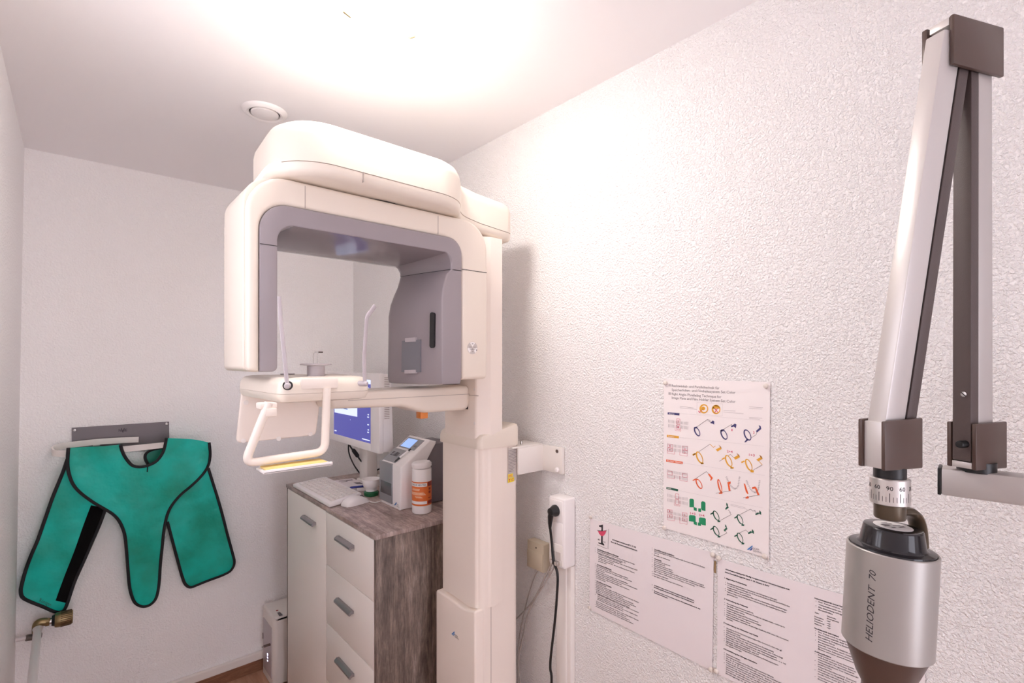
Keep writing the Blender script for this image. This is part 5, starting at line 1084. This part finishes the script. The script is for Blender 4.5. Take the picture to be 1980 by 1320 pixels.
for (u, v, l, h_) in ((-.014, .006, .022, .003), (-.016, .000, .012, .004), (0, -.001, .015, .002), (-.012, -.008, .008, .003), (.002, -.009, .012, .004), (-.006, .012, .012, .002)):
    q_ = st_ + HT * .0006 + ux * u + uy * v; flat_poly(bm, [q_, q_ + ux * l, q_ + ux * l + uy * h_, q_ + uy * h_])
part('label_print', bm, M_INKG, cap_, smooth=False)
part('cone', lathe(B(), [(0, -H - .15), (.027, -H - .15), (.028, -H - .06), (.036, -H - .045), (.052, -H - .0005), (0, -H - .0005)], top, HT, 56), M_BROWN, unit, 'dark brown cone under the head')
# lettering wrapped on the head, reading upwards
bm = B(); t = B(); text(t, 'HELIODENT  70', (0, 0, 0), (1, 0, 0), (0, 1, 0), .0125, .100, 0, .25)
hx_ = (-(Vector((top.x, top.y, 0)).normalized())); hx_ = (hx_ - HT * hx_.dot(HT)).normalized(); hy_ = HT.cross(hx_)
for v in t.verts:
    along, across = v.co.x, v.co.y
    a = -0.30 - across / RHd + .0
    v.co = top + HT * (-H + .020 + along) + hx_ * ((RHd + .0003) * math.cos(a)) + hy_ * ((RHd + .0003) * math.sin(a))
join(bm, t); part('head_lettering', bm, M_INK, head, smooth=False)

# ================================================================== LEAD APRON AND HANGER on the back wall
hg = thing('apron_hanger', on_y(232, 835, YB - .004), 'grey wall plate with flat white loop rail above the apron', 'hanger')
f = lambda px, py, y=YB - .008: on_y(px, py, y)
bm = B(); sheet(bm, [f(138.5, 827), f(327, 815), f(327.5, 866), f(139, 880)], (0, -1, 0), .006); pl_ = part('wall_plate', bm, M_STEELP, hg, 'grey wall plate', smooth=False)
for px, py in ((144.5, 831.5), (322, 819)): part('bolt', lathe(B(), [(0, 0), (.007, 0), (.007, .003), (.005, .006), (0, .007)], f(px, py), (0, -1, 0), 16), M_CHROME, pl_)
bm = B()
p_ = f(229.5, 834.5, YB - .0086); 
text(bm, 'NI', p_, (1, 0, 0), (.0, 0, 1), .017, .012, .01); text(bm, 'V', f(234, 836.5, YB - .0086), (1, 0, 0), (0, 0, 1), .03, .013, .01); text(bm, 'IE', f(239.5, 834, YB - .0086), (1, 0, 0), (0, 0, 1), .017, .012, .01)
part('plate_lettering', bm, M_INK, pl_, smooth=False)
yb_, yf_ = 2.838, 2.757
pth = [on_y(268, 849.5, yb_), on_y(200, 853, yb_), on_y(135, 860, yb_ - .004)] + [on_y(112, 864, 2.825), on_y(102, 869, 2.80), on_y(104.5, 875.5, 2.772), on_y(122, 876.5, 2.76)] + [on_y(150, 875, yf_), on_y(230, 869, yf_), on_y(318, 860, yf_)]
part('loop_rail', tube(B(), smooth_path(pth, 5), .006, 4, flat=(.0125, .003), up=(0, 0, 1)), M_OFFW, hg, 'flat white rail')
part('rail_foot', box(B(), .06, .085, 2.838, 2.860, on_y(230, 853, 2.85).z - .01, on_y(230, 853, 2.85).z + .01, .002), M_OFFW, hg)
KA = 2.444
ap = thing('lead_apron', on_y(240, 870, 2.75), 'teal green lead apron with black binding hanging from the loop rail', 'apron')
PA, NA = Vector((0, 2.742, 1.26)), Vector((0, -1, -.12)).normalized()        # sloping hang plane: lower edge rests nearer the wall
def fa(off): return lambda zx, zy: on_plane(zx / KA, 780 + zy / KA, PA - NA * off, NA)
def cloth(pts, off, th, step=.022):
    """filled outline cut into small triangles with soft folds"""
    F = fa(off); w_ = [F(*q_) for q_ in pts]
    t = bmesh.new(); fc_ = t.faces.new([t.verts.new(q_) for q_ in w_]); t.normal_update(); bmesh.ops.triangulate(t, faces=[fc_])
    for _ in range(5):
        ed = [e for e in t.edges if e.calc_length() > step]
        if not ed: break
        bmesh.ops.subdivide_edges(t, edges=ed, cuts=1); bmesh.ops.triangulate(t, faces=t.faces[:])
    for v in t.verts:
        x, z = v.co.x, v.co.z
        v.co.y += .0035 * math.sin(23 * x + 7 * z) * math.cos(15 * z - 5 * x) + .002 * math.sin(48 * x + 20 * z)
    bmesh.ops.recalc_face_normals(t, faces=t.faces)
    r_ = bmesh.ops.extrude_face_region(t, geom=t.faces[:]); bmesh.ops.translate(t, verts=[v for v in r_['geom'] if isinstance(v, bmesh.types.BMVert)], vec=(0, th, 0))
    bmesh.ops.recalc_face_normals(t, faces=t.faces)
    return t
def wav(p_): p_ = p_.copy(); x, z = p_.x, p_.z; p_.y += .0035 * math.sin(23 * x + 7 * z) * math.cos(15 * z - 5 * x) + .002 * math.sin(48 * x + 20 * z); return p_
def binding(pts, off, closed=False, r_=.0062):
    F = fa(off); P_ = []
    n_ = len(pts)
    for i in range(n_ if closed else n_ - 1):
        a, b = Vector(pts[i]), Vector(pts[(i + 1) % n_])
        for k_ in range(4): P_.append(wav(F(*a.lerp(b, k_ / 4))))
    if not closed: P_.append(wav(F(*pts[-1])))
    return tube(B(), P_, r_, 8, closed=closed, flat=(r_, r_ * .8))
def sm2(pts, n=4): return [(v.x, v.y) for v in smooth_path([Vector((a, b, 0)) for a, b in pts], n)]
neck = sm2([(570, 195), (578, 225), (596, 260), (625, 292), (660, 299), (700, 291), (740, 270), (768, 235), (780, 200), (786, 163)])
rsh = sm2([(786, 163), (860, 166), (930, 172), (988, 184)]); rside = sm2([(988, 184), (993, 240), (985, 292), (955, 338), (900, 392), (850, 435), (812, 482), (790, 530), (775, 600), (766, 680), (758, 765), (752, 850), (738, 915), (712, 948), (680, 960), (650, 952), (630, 928), (613, 870), (604, 780), (597, 690), (588, 615), (566, 560), (535, 524), (490, 495), (440, 465), (382, 422), (346, 382), (326, 332), (319, 280), (323, 210)])
lsh = [(323, 210), (400, 206), (480, 202), (570, 195)]
bib = lsh[:-1] + neck[:-1] + rsh[:-1] + rside[:-1]
o_bib = part('bib', cloth(bib, 0, .008), M_GREEN, ap)
part('binding', binding(neck, -.003), M_BIND, o_bib, 'black neck binding'); part('binding', binding(rside, -.002), M_BIND, o_bib, 'black edge binding')
stc = B(); tube(stc, [wav(fa(-.003)(697, 292)), wav(fa(-.003)(696, 322))], .002, 6); part('stitch', stc, M_BIND, o_bib)
lf = sm2([(318, 262), (295, 330), (250, 440), (215, 540), (180, 640), (150, 710), (122, 785), (104, 850), (98, 885), (106, 914), (140, 934), (200, 958), (258, 983), (290, 983), (312, 960), (350, 850), (402, 730), (460, 600), (496, 505)])
left_flap = lf + [(520, 440), (450, 330), (350, 250)]
def clampx(b):
    for v in b.verts: v.co.x = max(v.co.x, xleft(v.co.z) + .004)
    return b
o_l = part('side_flap', clampx(cloth(left_flap, .014, .007)), M_GREEN, ap, 'left side flap with black strip')
part('binding', clampx(binding(lf, .011)), M_BIND, o_l, 'black edge binding')
part('fastening_strip', cloth(sm2([(430, 480), (400, 560), (350, 700), (305, 815), (263, 930)], 3) + sm2([(315, 942), (350, 850), (402, 730), (460, 600), (494, 510), (480, 490)], 3), .0105, .003), M_VELCRO, o_l, 'black fastening strip')
bm = B(); F = fa(.008); a_, b_ = wav(F(185, 934)), wav(F(240, 958)); text(bm, 'Röntgen', a_ + Vector((0, -.003, 0)), b_ - a_, Vector((.18, 0, 1)), .022, (b_ - a_).length, .0, .2); part('handwriting', bm, M_INKGD, o_l, smooth=False)
rf = sm2([(985, 305), (1005, 370), (1030, 450), (1055, 540), (1075, 620), (1098, 705), (1107, 745), (1100, 775), (1075, 800), (1000, 830), (930, 860), (898, 868), (875, 852), (862, 820), (850, 780), (835, 725), (815, 650), (792, 560)])
o_r = part('side_flap', cloth(rf + [(790, 500), (860, 400), (940, 300)], .014, .007), M_GREEN, ap, 'right side flap')
part('binding', binding(rf, .011), M_BIND, o_r, 'black edge binding')
bk2 = sm2([(706, 296), (690, 270), (685, 250), (693, 232), (715, 220), (750, 212), (785, 206)])
o_b = part('neck_flap', cloth(bk2 + [(800, 240), (790, 300), (750, 310)], .05, .006), M_GREENP, ap, 'dark green neck flap behind the opening'); part('binding', binding(bk2, .047), M_BIND, o_b, 'black edge binding')

# ------------------------------------------------------------------ radiator valve and pipe, bottom left
yv = 2.80
va = thing('radiator_valve', on_y(75, 1210, yv), 'brass radiator valve with ribbed knob in the left corner', 'valve')
k0, k1 = on_y(106, 1199, yv), on_y(141, 1191, yv)
bm = B(); ax_ = (k1 - k0); L_ = ax_.length; lathe(bm, [(0, 0), (.027, 0), (.029, .006), (.030, .016), (.029, L_ - .006), (.026, L_), (0, L_)], k0, ax_, 40); kn = part('knob', bm, M_BRASS, va)
bm = B(); axn = ax_.normalized(); u_ = axn.orthogonal().normalized(); v_ = axn.cross(u_)
for j in range(26):
    a = 2 * math.pi * j / 26; d_ = u_ * math.cos(a) + v_ * math.sin(a); tube(bm, [k0 + axn * .018 + d_ * .0295, k0 + axn * (L_ - .004) + d_ * .0285], .0016, 5)
part('knob_ribs', bm, mat('dark brass groove', (.07, .05, .03), .5, .6), kn)
e0 = on_y(76, 1206, yv)
bm = B(); tube(bm, smooth_path([on_y(71, 1222, yv), on_y(72, 1207, yv), on_y(80, 1202, yv), on_y(95, 1202, yv)]), .015, 16); lathe(bm, [(0, 0), (.017, 0), (.017, .012), (0, .012)], on_y(88, 1203, yv), ax_, 6); part('valve_body', bm, M_BRASS, va)
bm = B(); lathe(bm, [(0, 0), (.012, 0), (.012, .016), (.015, .018), (.015, .024), (.011, .026), (.011, .036), (0, .036)], on_y(92, 1202, yv), ax_, 24); part('spindle_collar', bm, M_CHROME, va)
part('black_ring', lathe(B(), [(0, 0), (.020, 0), (.024, .01), (.024, .014), (0, .014)], on_y(100, 1200, yv), ax_, 24), M_BLACK, va)
pp0 = on_y(73, 1214, yv); pipe_end = Vector((-.10, 2.1, pp0.z + .01))
solo('heating_pipe', tube(B(), [pp0, pp0.lerp(on_y(62, 1320, 2.28), .06), on_y(62, 1320, 2.28), on_y(50, 1420, 1.95)], [.017, .013, .013, .013], 16), M_PIPE, 'white painted heating pipe running from the brass valve', 'pipe')
q0, q1_ = on_y(34, 1236, 2.82), on_y(80, 1228, 2.835)
pv = thing('pipe_stub', q0, 'short grey metal pipe coupling below the brass valve', 'pipe')
part('coupling', tube(B(), [q0.lerp(q1_, .32), q0.lerp(q1_, .36), q0.lerp(q1_, .62), q0.lerp(q1_, 1)], [.009, .0125, .0125, .011], 16), mat('dull steel', (.17, .15, .14), .4, .7), pv); part('white_tail', tube(B(), [Vector((xleft(q0.z) + .0005, q0.y, q0.z)), q0.lerp(q1_, .33)], .008, 12), M_PIPE, pv)

for o in list(C.objects):
    if '_b' in o: del o['_b']
